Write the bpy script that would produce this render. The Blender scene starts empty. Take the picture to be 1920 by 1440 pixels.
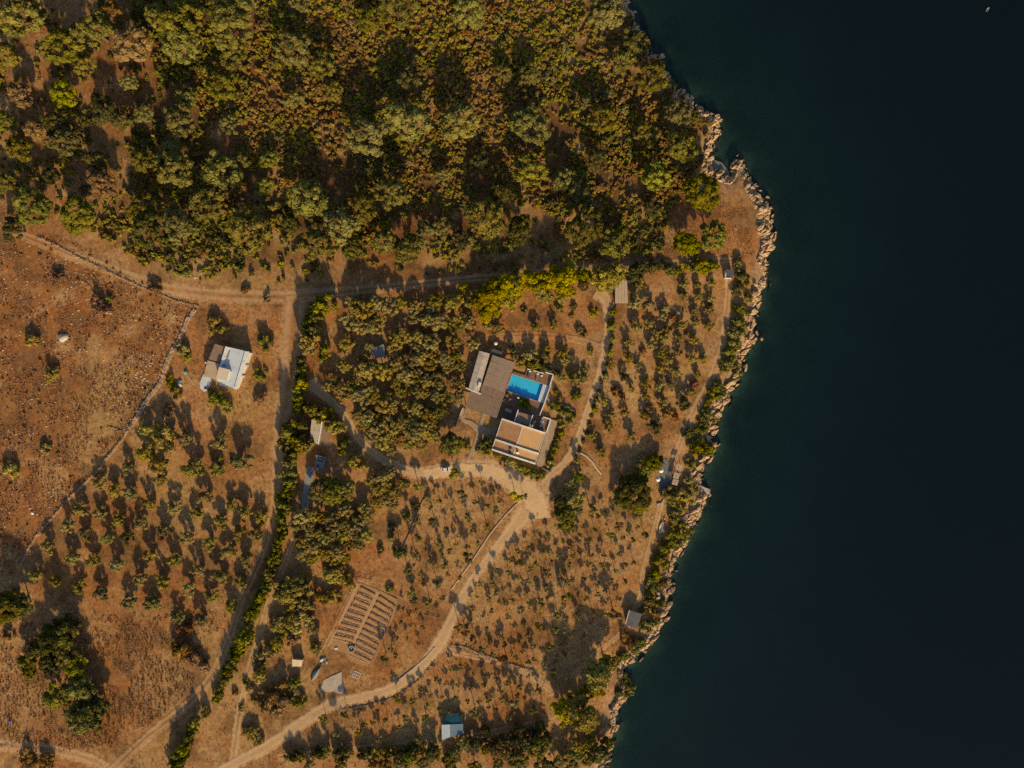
import bpy, math, random
import numpy as np
from mathutils import Vector

# ------------------------------------------------------------------ camera, sky, sun, exposure
S = bpy.context.scene
COL = S.collection
CAMZ = 213.0            # drone height above the sea (m)
MPP = 0.15              # metres per photo pixel at sea level
cam = bpy.data.cameras.new('drone_camera')
camo = bpy.data.objects.new('drone_camera', cam)
COL.objects.link(camo)
camo.location = (0, 0, CAMZ)
camo.rotation_euler = (0, 0, 0)
cam.sensor_width = 36.0
cam.lens = 18.0 * CAMZ / (960 * MPP)
cam.clip_start = 1.0
cam.clip_end = 6000.0
S.camera = camo

SUN_EL = math.radians(25.0)
SUN_AZ = math.atan2(0.22, -0.975)      # compass direction of the sun (x east, y north of the picture)
world = bpy.data.worlds.new('World')
S.world = world
world.use_nodes = True
wn = world.node_tree
for n in list(wn.nodes):
    wn.nodes.remove(n)
wo = wn.nodes.new('ShaderNodeOutputWorld')
wb = wn.nodes.new('ShaderNodeBackground')
ws = wn.nodes.new('ShaderNodeTexSky')
ws.sky_type = 'NISHITA'
ws.sun_disc = False
ws.sun_elevation = SUN_EL
ws.sun_rotation = SUN_AZ
ws.air_density = 1.0
ws.dust_density = 1.5
wb.inputs['Strength'].default_value = 0.105
wn.links.new(ws.outputs[0], wb.inputs[0])
wn.links.new(wb.outputs[0], wo.inputs[0])

sun = bpy.data.lights.new('sun', 'SUN')
sun.energy = 5.0
sun.angle = math.radians(2.2)
sun.color = (1.0, 0.745, 0.37)
suno = bpy.data.objects.new('sun', sun)
COL.objects.link(suno)
sd = Vector((math.sin(SUN_AZ) * math.cos(SUN_EL), math.cos(SUN_AZ) * math.cos(SUN_EL), math.sin(SUN_EL)))
suno.rotation_euler = sd.to_track_quat('Z', 'Y').to_euler()
suno.location = (40, -160, 120)

S.view_settings.view_transform = 'Standard'
S.view_settings.look = 'None'
S.view_settings.exposure = 0.28
S.view_settings.gamma = 1.0
S.view_settings.use_curve_mapping = False
S.render.engine = 'CYCLES'
S.cycles.max_bounces = 5
S.cycles.diffuse_bounces = 2
S.cycles.glossy_bounces = 2
S.cycles.transparent_max_bounces = 8
S.cycles.use_denoising = False
S.cycles.use_adaptive_sampling = True
S.cycles.adaptive_threshold = 0.02

RNG = np.random.default_rng(7)
random.seed(7)

# ------------------------------------------------------------------ pixel to place
def P(px, py, z=0.0):
    k = MPP * (CAMZ - z) / CAMZ
    return ((px - 960) * k, (720 - py) * k)

def inv(x, y, z=0.0):
    k = MPP * (CAMZ - z) / CAMZ
    return (x / k + 960, 720 - y / k)

# ------------------------------------------------------------------ noise (numpy)
def _h(ix, iy, seed):
    n = (ix.astype(np.int64) * 374761393 + iy.astype(np.int64) * 668265263 + seed * 974634541) & 0xffffffff
    n = ((n ^ (n >> 13)) * 1274126177) & 0xffffffff
    n = (n ^ (n >> 16)) & 0xffffffff
    return n / 4294967295.0

def vnoise(x, y, seed=0):
    ix = np.floor(x); iy = np.floor(y)
    fx = x - ix; fy = y - iy
    fx = fx * fx * (3 - 2 * fx); fy = fy * fy * (3 - 2 * fy)
    a = _h(ix, iy, seed); b = _h(ix + 1, iy, seed); c = _h(ix, iy + 1, seed); d = _h(ix + 1, iy + 1, seed)
    return (a * (1 - fx) + b * fx) * (1 - fy) + (c * (1 - fx) + d * fx) * fy

def fbm(x, y, seed=0, o=4):
    s = 0; amp = 0.5; t = 0
    for i in range(o):
        s = s + amp * vnoise(x * 2 ** i, y * 2 ** i, seed + i * 17); t += amp; amp *= 0.5
    return s / t

def worley(x, y, seed=0):
    """F1, F2 and the random value of the nearest cell"""
    ix = np.floor(x); iy = np.floor(y)
    f1 = np.full(x.shape, 9.0); f2 = np.full(x.shape, 9.0); cid = np.zeros(x.shape)
    for dx in (-1, 0, 1):
        for dy in (-1, 0, 1):
            cx = ix + dx; cy = iy + dy
            qx = cx + _h(cx, cy, seed); qy = cy + _h(cx, cy, seed + 5)
            d = np.hypot(x - qx, y - qy)
            r = _h(cx, cy, seed + 9)
            near = d < f1
            f2 = np.where(near, f1, np.minimum(f2, d))
            cid = np.where(near, r, cid)
            f1 = np.where(near, d, f1)
    return f1, f2, cid

def inpoly(x, y, poly):
    ins = np.zeros(np.shape(x), bool)
    n = len(poly)
    for i in range(n):
        x1, y1 = poly[i]; x2, y2 = poly[(i + 1) % n]
        if y1 == y2:
            continue
        c = ((y1 > y) != (y2 > y)) & (x < (x2 - x1) * (y - y1) / (y2 - y1) + x1)
        ins ^= c
    return ins

def segdist(x, y, pts):
    d = np.full(np.shape(x), 1e9)
    for (x1, y1), (x2, y2) in zip(pts[:-1], pts[1:]):
        vx, vy = x2 - x1, y2 - y1
        L = vx * vx + vy * vy + 1e-9
        t = np.clip(((x - x1) * vx + (y - y1) * vy) / L, 0, 1)
        d = np.minimum(d, np.hypot(x - x1 - t * vx, y - y1 - t * vy))
    return d

def pts_of(s):
    return [tuple(float(v) for v in t.split(',')) for t in s.split()]

def smooth_line(pts, step):
    out = []
    n = len(pts)
    for i in range(n - 1):
        p0 = pts[max(i - 1, 0)]; p1 = pts[i]; p2 = pts[i + 1]; p3 = pts[min(i + 2, n - 1)]
        L = math.hypot(p2[0] - p1[0], p2[1] - p1[1])
        m = max(1, int(L / step))
        for k in range(m):
            t = k / m
            out.append(tuple(0.5 * (2 * p1[j] + (p2[j] - p0[j]) * t + (2 * p0[j] - 5 * p1[j] + 4 * p2[j] - p3[j]) * t * t
                                    + (3 * p1[j] - p0[j] - 3 * p2[j] + p3[j]) * t ** 3) for j in range(len(p1))))
    out.append(tuple(pts[-1]))
    return out

# ------------------------------------------------------------------ materials
def mat(name):
    m = bpy.data.materials.new(name); m.use_nodes = True
    nt = m.node_tree
    for n in list(nt.nodes):
        nt.nodes.remove(n)
    out = nt.nodes.new('ShaderNodeOutputMaterial')
    return m, nt, out

def N(nt, t, **kw):
    n = nt.nodes.new(t)
    for k, v in kw.items():
        if k in n.inputs:
            n.inputs[k].default_value = v
        else:
            setattr(n, k, v)
    return n

def mixc(nt, a, b, f, mode='MIX'):
    m = nt.nodes.new('ShaderNodeMix'); m.data_type = 'RGBA'; m.blend_type = mode
    for sock, v in ((m.inputs[0], f), (m.inputs[6], a), (m.inputs[7], b)):
        if hasattr(v, 'is_linked') or hasattr(v, 'links'):
            nt.links.new(v, sock)
        elif isinstance(v, (tuple, list)):
            sock.default_value = (*v[:3], 1)
        else:
            sock.default_value = v
    return m.outputs[2]

def mathn(nt, op, a, b=0.0, c=0.0, clamp=False):
    m = nt.nodes.new('ShaderNodeMath'); m.operation = op; m.use_clamp = clamp
    for i, v in enumerate((a, b, c)):
        if hasattr(v, 'links'):
            nt.links.new(v, m.inputs[i])
        else:
            m.inputs[i].default_value = v
    return m.outputs[0]

def ramp(nt, v, lo, hi):
    r = nt.nodes.new('ShaderNodeMapRange'); r.clamp = True
    nt.links.new(v, r.inputs[0])
    r.inputs[1].default_value = lo; r.inputs[2].default_value = hi
    return r.outputs[0]

def objcoord(nt):
    return nt.nodes.new('ShaderNodeTexCoord').outputs['Object']

def noise(nt, vec, scale, detail=4.0, rough=0.6):
    n = nt.nodes.new('ShaderNodeTexNoise')
    n.inputs['Scale'].default_value = scale; n.inputs['Detail'].default_value = detail; n.inputs['Roughness'].default_value = rough
    if vec is not None:
        nt.links.new(vec, n.inputs['Vector'])
    return n.outputs[0]

def geopos(nt):
    return nt.nodes.new('ShaderNodeNewGeometry').outputs['Position']

def simple(name, c1, c2=None, scale=1.2, rough=0.85, bump=0.0, bscale=None, metal=0.0, spec=0.25, stain=None):
    """weathered two-tone surface"""
    m, nt, out = mat(name)
    b = N(nt, 'ShaderNodeBsdfPrincipled')
    b.inputs['Roughness'].default_value = rough
    b.inputs['Metallic'].default_value = metal
    b.inputs['Specular IOR Level'].default_value = spec
    c2 = c2 or tuple(v * 0.72 for v in c1)
    v = geopos(nt)
    n1 = noise(nt, v, scale, 5, 0.65)
    col = mixc(nt, c1, c2, ramp(nt, n1, 0.35, 0.7))
    n2 = noise(nt, v, scale * 6, 3, 0.6)
    col = mixc(nt, col, tuple(x * 0.7 for x in c2), mathn(nt, 'MULTIPLY', ramp(nt, n2, 0.5, 0.85), 0.6))
    if stain:
        n3 = noise(nt, v, scale * 0.5, 6, 0.7)
        col = mixc(nt, col, stain, mathn(nt, 'MULTIPLY', ramp(nt, n3, 0.52, 0.7), 0.7))
    nt.links.new(col, b.inputs['Base Color'])
    if bump:
        bn = N(nt, 'ShaderNodeBump'); bn.inputs['Strength'].default_value = bump; bn.inputs['Distance'].default_value = 0.08
        nt.links.new(noise(nt, v, bscale or scale * 5, 4, 0.6), bn.inputs['Height'])
        nt.links.new(bn.outputs[0], b.inputs['Normal'])
    nt.links.new(b.outputs[0], out.inputs[0])
    return m

def foliage(name, c1, c2, trans=0.18):
    """dark to light leaf colour: varies from leaf clump to clump ('tint') and from plant to plant"""
    m, nt, out = mat(name)
    at = N(nt, 'ShaderNodeAttribute'); at.attribute_name = 'tint'
    oi = N(nt, 'ShaderNodeObjectInfo')
    f = mathn(nt, 'ADD', mathn(nt, 'MULTIPLY', at.outputs['Fac'], 0.62), mathn(nt, 'MULTIPLY', oi.outputs['Random'], 0.38), clamp=True)
    col = mixc(nt, c1, c2, f)
    hs = N(nt, 'ShaderNodeHueSaturation')
    r2 = mathn(nt, 'FRACT', mathn(nt, 'MULTIPLY', oi.outputs['Random'], 7.31))
    nt.links.new(mathn(nt, 'ADD', mathn(nt, 'MULTIPLY', r2, 0.030), 0.474), hs.inputs['Hue'])
    r3 = mathn(nt, 'FRACT', mathn(nt, 'MULTIPLY', oi.outputs['Random'], 13.7))
    nt.links.new(mathn(nt, 'ADD', mathn(nt, 'MULTIPLY', r3, 0.28), 0.92), hs.inputs['Saturation'])
    nt.links.new(mathn(nt, 'ADD', mathn(nt, 'MULTIPLY', r2, 0.3), 0.85), hs.inputs['Value'])
    nt.links.new(col, hs.inputs['Color'])
    d = N(nt, 'ShaderNodeBsdfDiffuse'); t = N(nt, 'ShaderNodeBsdfTranslucent')
    nt.links.new(hs.outputs[0], d.inputs['Color']); nt.links.new(hs.outputs[0], t.inputs['Color'])
    mx = N(nt, 'ShaderNodeMixShader'); mx.inputs[0].default_value = trans
    nt.links.new(d.outputs[0], mx.inputs[1]); nt.links.new(t.outputs[0], mx.inputs[2])
    nt.links.new(mx.outputs[0], out.inputs[0])
    return m

M = {}
M['olive'] = foliage('olive_leaves', (0.118, 0.104, 0.028), (0.330, 0.268, 0.078))
M['forest'] = foliage('forest_leaves', (0.066, 0.070, 0.017), (0.228, 0.206, 0.052))
M['dark'] = foliage('dark_leaves', (0.034, 0.040, 0.013), (0.120, 0.110, 0.034))
M['pine'] = foliage('pine_needles', (0.140, 0.128, 0.016), (0.345, 0.295, 0.050))
M['green'] = foliage('hedge_leaves', (0.062, 0.072, 0.011), (0.235, 0.222, 0.030))
M['young'] = foliage('young_olive_leaves', (0.085, 0.084, 0.027), (0.250, 0.215, 0.070))
M['brown'] = foliage('dry_leaves', (0.100, 0.066, 0.024), (0.270, 0.172, 0.066), 0.1)
M['red'] = foliage('red_leaves', (0.12, 0.045, 0.02), (0.26, 0.10, 0.045), 0.1)
M['straw'] = foliage('straw', (0.130, 0.074, 0.030), (0.330, 0.200, 0.092), 0.1)
M['gold'] = foliage('golden_scrub', (0.085, 0.060, 0.020), (0.255, 0.168, 0.058), 0.1)
M['bark'] = simple('bark', (0.16, 0.11, 0.07), (0.07, 0.05, 0.035), 3, 0.95)
M['rock'] = None
M['white'] = simple('white_limewash', (0.62, 0.62, 0.61), (0.52, 0.51, 0.49), 1.5, 0.8, stain=(0.36, 0.29, 0.22))
M['whiteroof'] = simple('white_roof_coating', (0.46, 0.52, 0.58), (0.39, 0.44, 0.49), 0.7, 0.7, stain=(0.34, 0.36, 0.37))
M['terracotta'] = simple('shaded_terracotta_roof', (0.40, 0.215, 0.105), (0.29, 0.150, 0.072), 0.8, 0.85, bump=0.3, stain=(0.20, 0.10, 0.05))  # villa slope turned from the sun, shade painted into its colour; also hut wall
M['sunlit_roof_sand'] = simple('sunlit_sand_roof', (0.47, 0.285, 0.135), (0.43, 0.25, 0.115), 0.5, 0.85, bump=0.2)  # same roof's sunward slope, sunlight painted into its colour; also bench seat
M['reed'] = simple('reed_matting', (0.215, 0.145, 0.105), (0.145, 0.100, 0.075), 2.0, 0.95, bump=0.5, bscale=12)
M['reed2'] = simple('grey_reed_matting', (0.265, 0.190, 0.140), (0.205, 0.150, 0.115), 1.6, 0.95, bump=0.5, bscale=12)
M['metalroof'] = simple('grey_sheet_roof', (0.42, 0.37, 0.31), (0.33, 0.29, 0.25), 0.9, 0.7, stain=(0.27, 0.21, 0.16))
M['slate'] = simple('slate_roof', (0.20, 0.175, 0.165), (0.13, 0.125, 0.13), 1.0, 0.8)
M['bluegrey'] = simple('blue_grey_roof', (0.17, 0.18, 0.185), (0.13, 0.14, 0.145), 1.0, 0.8)
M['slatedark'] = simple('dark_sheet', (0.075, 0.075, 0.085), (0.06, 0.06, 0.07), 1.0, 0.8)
M['bluemetal'] = simple('blue_sheet', (0.36, 0.42, 0.48), (0.28, 0.34, 0.40), 1.0, 0.6)
M['blue2'] = simple('blue_grey_sheet', (0.12, 0.18, 0.25), (0.09, 0.14, 0.19), 1.0, 0.6)
M['teal'] = simple('teal_tarpaulin', (0.010, 0.095, 0.125), (0.008, 0.065, 0.09), 1.0, 0.6)
M['wood'] = simple('weathered_planks', (0.40, 0.31, 0.225), (0.31, 0.235, 0.17), 1.4, 0.9, bump=0.3)
M['darkwood'] = simple('dark_wood', (0.14, 0.085, 0.055), (0.09, 0.055, 0.04), 2, 0.85)
M['brownroof'] = simple('brown_terrace_floor', (0.235, 0.155, 0.115), (0.195, 0.125, 0.09), 0.8, 0.85)
M['beigeroof'] = simple('beige_terrace_floor', (0.42, 0.31, 0.215), (0.36, 0.265, 0.185), 0.8, 0.85, stain=(0.27, 0.19, 0.13))
M['paving'] = simple('stone_paving', (0.33, 0.245, 0.165), (0.26, 0.19, 0.13), 1.0, 0.9, bump=0.3, stain=(0.2, 0.14, 0.095))
M['deck'] = simple('brown_deck_paving', (0.20, 0.115, 0.075), (0.145, 0.085, 0.06), 1.3, 0.85, bump=0.2)
M['concrete'] = simple('concrete', (0.40, 0.34, 0.28), (0.31, 0.265, 0.22), 0.7, 0.9, bump=0.2, stain=(0.25, 0.2, 0.16))
M['greyconc'] = simple('grey_concrete', (0.155, 0.150, 0.150), (0.115, 0.115, 0.12), 0.6, 0.9, bump=0.2)
M['palecon'] = simple('pale_concrete_strip', (0.25, 0.25, 0.255), (0.19, 0.195, 0.20), 0.6, 0.9)
M['soil'] = simple('garden_soil', (0.340, 0.190, 0.090), (0.275, 0.148, 0.068), 2.2, 0.95, bump=0.6, bscale=6)
M['dirtpath'] = simple('trodden_earth', (0.40, 0.245, 0.125), (0.34, 0.20, 0.10), 1.0, 0.95, bump=0.3)
M['stonebrown'] = simple('field_stone', (0.36, 0.235, 0.145), (0.235, 0.145, 0.085), 2.5, 0.95, bump=0.4)
M['stonewhite'] = simple('pale_stone', (0.50, 0.39, 0.29), (0.36, 0.27, 0.19), 3, 0.9)
M['glass'] = simple('dark_glass', (0.02, 0.025, 0.03), (0.03, 0.035, 0.04), 3, 0.12, spec=0.6)
M['paintwhite'] = simple('white_paint', (0.62, 0.60, 0.57), (0.55, 0.53, 0.5), 3, 0.4, spec=0.4)
M['rubber'] = simple('black_rubber', (0.02, 0.02, 0.02), (0.03, 0.03, 0.03), 4, 0.8)
M['purple'] = simple('mauve_cushion', (0.10, 0.06, 0.11), (0.08, 0.05, 0.09), 4, 0.95)
M['greycushion'] = simple('grey_cushion', (0.16, 0.14, 0.14), (0.12, 0.11, 0.11), 4, 0.95)
M['cushion'] = simple('white_cushion', (0.62, 0.56, 0.5), (0.54, 0.48, 0.43), 4, 0.95)
M['orange'] = simple('orange_paint', (0.48, 0.14, 0.06), (0.38, 0.11, 0.05), 3, 0.6)
M['tarp'] = simple('pale_tarpaulin', (0.34, 0.31, 0.25), (0.42, 0.37, 0.30), 0.8, 0.6)
M['greytarp'] = simple('grey_tarpaulin', (0.19, 0.18, 0.185), (0.14, 0.135, 0.14), 0.8, 0.6)
M['turquoise'] = simple('turquoise_plastic', (0.18, 0.42, 0.36), (0.15, 0.34, 0.3), 3, 0.5)
M['poolwall'] = simple('pool_plaster', (0.035, 0.450, 0.780), (0.028, 0.400, 0.720), 0.4, 0.7)
M['creamroof'] = simple('cream_roof', (0.56, 0.47, 0.35), (0.49, 0.40, 0.29), 1.2, 0.8)
M['blue'] = simple('blue_plastic', (0.05, 0.10, 0.32), (0.04, 0.08, 0.26), 3, 0.5)

# ------------------------------------------------------------------ object helpers
def link(o, parent=None):
    COL.objects.link(o)
    if parent is not None:
        o.parent = parent
    return o

def tag(o, label, cat, group=None):
    o['label'] = label; o['category'] = cat
    if group:
        o['group'] = group
    return o

def kind(o, k):
    o['kind'] = k
    return o

def empty(name, loc, rz=0.0, scale=None):
    e = bpy.data.objects.new(name, None)
    e.empty_display_size = 0.3
    e.location = loc; e.rotation_euler = (0, 0, rz)
    if scale is not None:
        e.scale = scale
    return link(e)

def mesh_np(name, V, F, m=None, attrs=None, smooth=False):
    """V (n,3) array; F list of (k,3|4) index arrays"""
    me = bpy.data.meshes.new(name)
    V = np.asarray(V, np.float32)
    if not isinstance(F, (list, tuple)):
        F = [F]
    F = [np.asarray(f, np.int32) for f in F if len(f)]
    loops = np.concatenate([f.ravel() for f in F])
    tot = np.concatenate([np.full(len(f), f.shape[1], np.int32) for f in F])
    st = np.concatenate([[0], np.cumsum(tot)[:-1]]).astype(np.int32)
    me.vertices.add(len(V)); me.vertices.foreach_set('co', V.ravel())
    me.loops.add(len(loops)); me.loops.foreach_set('vertex_index', loops)
    me.polygons.add(len(tot)); me.polygons.foreach_set('loop_start', st)
    try:
        me.polygons.foreach_set('loop_total', tot)
    except Exception:
        pass
    me.update(calc_edges=True)
    me.polygons.foreach_set('use_smooth', np.full(len(tot), smooth, bool))
    for k, a in (attrs or {}).items():
        a = np.asarray(a, np.float32)
        if a.ndim == 1:
            at = me.attributes.new(k, 'FLOAT', 'POINT'); at.data.foreach_set('value', a)
        else:
            at = me.attributes.new(k, 'FLOAT_COLOR', 'POINT')
            c = np.ones((len(a), 4), np.float32); c[:, :3] = a
            at.data.foreach_set('color', c.ravel())
    if m:
        me.materials.append(m)
    return me

def obj(name, me, parent=None, loc=None):
    o = bpy.data.objects.new(name, me)
    if loc is not None:
        o.location = loc
    return link(o, parent)

class MB:
    """collects the faces of ONE piece"""
    def __init__(s):
        s.v = []; s.f = []
    def poly(s, pts):
        i = len(s.v); s.v += [tuple(p) for p in pts]; s.f.append(list(range(i, i + len(pts)))); return s
    def prism(s, xy, z0, z1):
        a = sum(xy[i][0] * xy[(i + 1) % len(xy)][1] - xy[(i + 1) % len(xy)][0] * xy[i][1] for i in range(len(xy)))
        if a < 0:
            xy = xy[::-1]
        n = len(xy); i = len(s.v)
        z0l = z0 if isinstance(z0, (list, tuple)) else [z0] * n
        z1l = z1 if isinstance(z1, (list, tuple)) else [z1] * n
        if a < 0:
            z0l = z0l[::-1]; z1l = z1l[::-1]
        s.v += [(x, y, z) for (x, y), z in zip(xy, z0l)] + [(x, y, z) for (x, y), z in zip(xy, z1l)]
        s.f.append(list(range(i, i + n))[::-1]); s.f.append(list(range(i + n, i + 2 * n)))
        for k in range(n):
            j = (k + 1) % n
            s.f.append([i + k, i + j, i + n + j, i + n + k])
        return s
    def box(s, x0, x1, y0, y1, z0, z1):
        return s.prism([(x0, y0), (x1, y0), (x1, y1), (x0, y1)], z0, z1)
    def bar(s, a, b, w, h):
        """box along a segment (a, b at its bottom centre line)"""
        ax, ay, az = a; bx, by, bz = b
        dx, dy = bx - ax, by - ay; L = math.hypot(dx, dy) or 1
        nx, ny = -dy / L * w / 2, dx / L * w / 2
        return s.prism([(ax + nx, ay + ny), (ax - nx, ay - ny), (bx - nx, by - ny), (bx + nx, by + ny)], [az, az, bz, bz], [az + h, az + h, bz + h, bz + h])
    def cyl(s, x, y, z0, z1, r0, r1=None, n=10, cap=True):
        r1 = r0 if r1 is None else r1
        i = len(s.v)
        for k in range(n):
            a = 2 * math.pi * k / n
            s.v.append((x + r0 * math.cos(a), y + r0 * math.sin(a), z0))
        for k in range(n):
            a = 2 * math.pi * k / n
            s.v.append((x + r1 * math.cos(a), y + r1 * math.sin(a), z1))
        for k in range(n):
            j = (k + 1) % n
            s.f.append([i + k, i + j, i + n + j, i + n + k])
        if cap:
            s.f.append(list(range(i + n, i + 2 * n))); s.f.append(list(range(i, i + n))[::-1])
        return s
    def tube(s, p, q, r0, r1, n=6):
        p = Vector(p); q = Vector(q); d = (q - p).normalized()
        u = d.orthogonal().normalized(); w = d.cross(u)
        i = len(s.v)
        for c, r in ((p, r0), (q, r1)):
            for k in range(n):
                a = 2 * math.pi * k / n
                s.v.append(tuple(c + u * (r * math.cos(a)) + w * (r * math.sin(a))))
        for k in range(n):
            j = (k + 1) % n
            s.f.append([i + k, i + j, i + n + j, i + n + k])
        s.f.append(list(range(i + n, i + 2 * n)))
        return s
    def build(s, name, m, parent=None, off=(0, 0, 0), bevel=0.0, loc=None):
        me = bpy.data.meshes.new(name)
        me.from_pydata([(x - off[0], y - off[1], z - off[2]) for x, y, z in s.v], [], s.f)
        me.update(); me.materials.append(m)
        o = obj(name, me, parent, loc)
        if bevel:
            b = o.modifiers.new('bevel', 'BEVEL'); b.width = bevel; b.segments = 1; b.limit_method = 'ANGLE'
        return o

ONES = ['', 'first', 'second', 'third', 'fourth', 'fifth', 'sixth', 'seventh', 'eighth', 'ninth', 'tenth', 'eleventh', 'twelfth', 'thirteenth',
        'fourteenth', 'fifteenth', 'sixteenth', 'seventeenth', 'eighteenth', 'nineteenth', 'twentieth']
TENS = {2: 'twenty', 3: 'thirty', 4: 'forty', 5: 'fifty'}
def ordw(n):
    if n <= 20:
        return ONES[n]
    return TENS[n // 10] + ('-' + ONES[n % 10] if n % 10 else '') if n % 10 else TENS[n // 10][:-1] + 'ieth'
# ------------------------------------------------------------------ the land
SHORE_PX = pts_of('1000,-6000 1100,-900 1150,-120 1165,-40 1170,0 1186,30 1189,56 1205,85 1214,104 1237,109 1244,140 1262,165 1290,183 1300,203 1325,211 1346,223 '
    '1341,250 1335,272 1331,289 1320,300 1328,318 1345,324 1368,331 1377,314 1387,301 1395,316 1402,338 1410,350 1428,372 1444,391 1441,415 1445,440 1443,462 1435,490 1437,520 '
    '1422,560 1412,590 1410,610 1416,628 1409,642 1391,658 1389,688 1379,715 1364,729 1361,755 1345,768 1344,790 1329,815 1340,835 1331,850 1317,870 1311,888 1317,905 1324,930 '
    '1313,960 1300,985 1285,994 1286,1010 1270,1035 1262,1060 1254,1090 1252,1120 1249,1150 1237,1172 1214,1210 1190,1232 1166,1250 1176,1285 1165,1310 1150,1330 1156,1360 '
    '1145,1385 1140,1410 1127,1440 1118,1520 1090,2300 1000,7000')
SHORE = [P(*p, 0.3) for p in SHORE_PX]
LAND = SHORE + [(-9000, SHORE[-1][1]), (-9000, SHORE[0][1])]

def axis(core, step, far, n):
    c = np.arange(-core, core + step * 0.5, step)
    t = np.linspace(0, 1, n + 1)[1:]
    o = core + (far - core) * t ** 3
    return np.concatenate([-o[::-1], c, o])
AX = axis(151, 0.62, 2600, 40)
AY = axis(114, 0.62, 2600, 40)
GX, GY = np.meshgrid(AX, AY)

def sdf(x, y):
    d = segdist(x, y, SHORE)
    return np.where(inpoly(x, y, LAND), d, -d)

POOL_PX = pts_of('959.5,701.5 1018,720.2 1008,752.5 949.5,732.8')
def land_z(x, y, d):
    jag = (fbm(x * 0.35, y * 0.35, 3, 3) - 0.5) * 1.6
    dd = d + jag * np.clip(1 - np.abs(d) / 6, 0, 1)
    up = 1.5 * (1 - np.exp(-np.maximum(dd, 0) / 1.4)) + 0.05 * np.clip(dd, 0, 30) + 0.015 * np.maximum(dd - 30, 0)
    up = np.minimum(up, 12 + 0 * up)
    cove = np.clip(1 - np.hypot(x - P(1352, 312)[0], y - P(1352, 312)[1]) / 5.0, 0, 1)
    dn = -0.12 - (0.30 - 0.22 * cove) * np.maximum(-dd, 0) - 0.5 * (fbm(x * 0.2, y * 0.2, 40, 3) - 0.4) * np.clip(-dd / 4, 0, 1)
    dn = np.maximum(dn, -30)
    z = np.where(dd > 0, up, dn)
    z = z + np.where(dd > 2, (fbm(x * 0.5, y * 0.5, 11, 3) - 0.5) * 0.16 + (fbm(x * 0.06, y * 0.06, 12, 2) - 0.5) * 0.7, 0)
    return z

GD = sdf(GX, GY)
GZ = land_z(GX, GY, GD)

def bil(F, x, y):
    x = np.clip(np.asarray(x, float), AX[0], AX[-1] - 1e-3); y = np.clip(np.asarray(y, float), AY[0], AY[-1] - 1e-3)
    i = np.clip(np.searchsorted(AX, x, side='right') - 1, 0, len(AX) - 2)
    j = np.clip(np.searchsorted(AY, y, side='right') - 1, 0, len(AY) - 2)
    tx = (x - AX[i]) / (AX[i + 1] - AX[i]); ty = (y - AY[j]) / (AY[j + 1] - AY[j])
    if F.ndim == 3:
        tx = tx[..., None]; ty = ty[..., None]
    return (F[j, i] * (1 - tx) + F[j, i + 1] * tx) * (1 - ty) + (F[j + 1, i] * (1 - tx) + F[j + 1, i + 1] * tx) * ty

GZ0 = GZ.copy()
def gz(x, y):
    return float(bil(GZ0, x, y))

def PG(px, py):
    """photo pixel of a spot on the ground -> x, y, z"""
    z = 3.0
    for _ in range(4):
        x, y = P(px, py, z); z = gz(x, y)
    return x, y, z

def PP(px, py, up):
    """spot whose point `up` metres above the ground shows at that pixel -> x, y, ground z"""
    z = 3.0
    for _ in range(4):
        x, y = P(px, py, z + up); z = gz(x, y)
    return x, y, z

# the pool is dug into the ground
VZ = PG(975, 770)[2]
hole = [P(*p, VZ) for p in POOL_PX]
hc = np.mean(hole, axis=0)
hole = [tuple(hc + (np.array(p) - hc) * 1.10) for p in hole]
GZ = np.where(inpoly(GX, GY, hole), VZ - 2.4, GZ)

# what grows and lies on the ground where: earth colours by plot
ZPX = 960 + GX / (MPP * (CAMZ - 4) / CAMZ); ZPY = 720 - GY / (MPP * (CAMZ - 4) / CAMZ)
wob = 14
WX = ZPX + (fbm(GX * 0.12, GY * 0.12, 21, 3) - 0.5) * wob * 3; WY = ZPY + (fbm(GX * 0.12, GY * 0.12, 25, 3) - 0.5) * wob * 3
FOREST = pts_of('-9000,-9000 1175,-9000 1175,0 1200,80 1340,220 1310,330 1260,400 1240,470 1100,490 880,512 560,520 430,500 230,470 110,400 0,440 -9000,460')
FIELD = pts_of('-9000,450 0,440 90,430 230,495 365,565 340,620 300,700 240,800 170,890 100,980 30,1075 -9000,1500')
STRAW = pts_of('150,1140 300,1150 430,1140 440,1190 400,1260 330,1330 250,1400 150,1400 0,1420 -9000,1460 -9000,1200 0,1180')
REDS = [pts_of('870,560 1110,545 1150,560 1150,610 1060,640 880,640'), pts_of('340,590 420,570 560,570 540,700 520,860 340,800'), pts_of('1240,400 1330,350 1420,380 1440,470 1400,560 1370,490 1240,490'),
        pts_of('600,990 760,880 790,960 720,1080 600,1260 500,1280 560,1100'), pts_of('60,960 180,880 110,1000 60,1060')]
WEST = pts_of('60,1080 240,830 520,830 520,960 450,1140 300,1150 150,1140')
def blur(m, k):
    for _ in range(3):
        for ax in (0, 1):
            c = np.cumsum(np.pad(m, [(k + 1, k) if a == ax else (0, 0) for a in (0, 1)], mode='edge'), axis=ax)
            m = (np.take(c, range(2 * k + 1, c.shape[ax]), axis=ax) - np.take(c, range(0, c.shape[ax] - 2 * k - 1), axis=ax)) / (2 * k + 1)
    return m
def zone(p, k=5):
    return blur(inpoly(WX, WY, p).astype(float), k)
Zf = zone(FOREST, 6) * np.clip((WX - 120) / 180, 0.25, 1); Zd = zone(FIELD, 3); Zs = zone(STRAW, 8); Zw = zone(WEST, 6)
Zr = np.clip(sum(zone(r, 9) for r in REDS), 0, 1)
def lay(base, col, f):
    return base * (1 - f[..., None]) + np.array(col)[None, None, :] * f[..., None]
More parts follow.
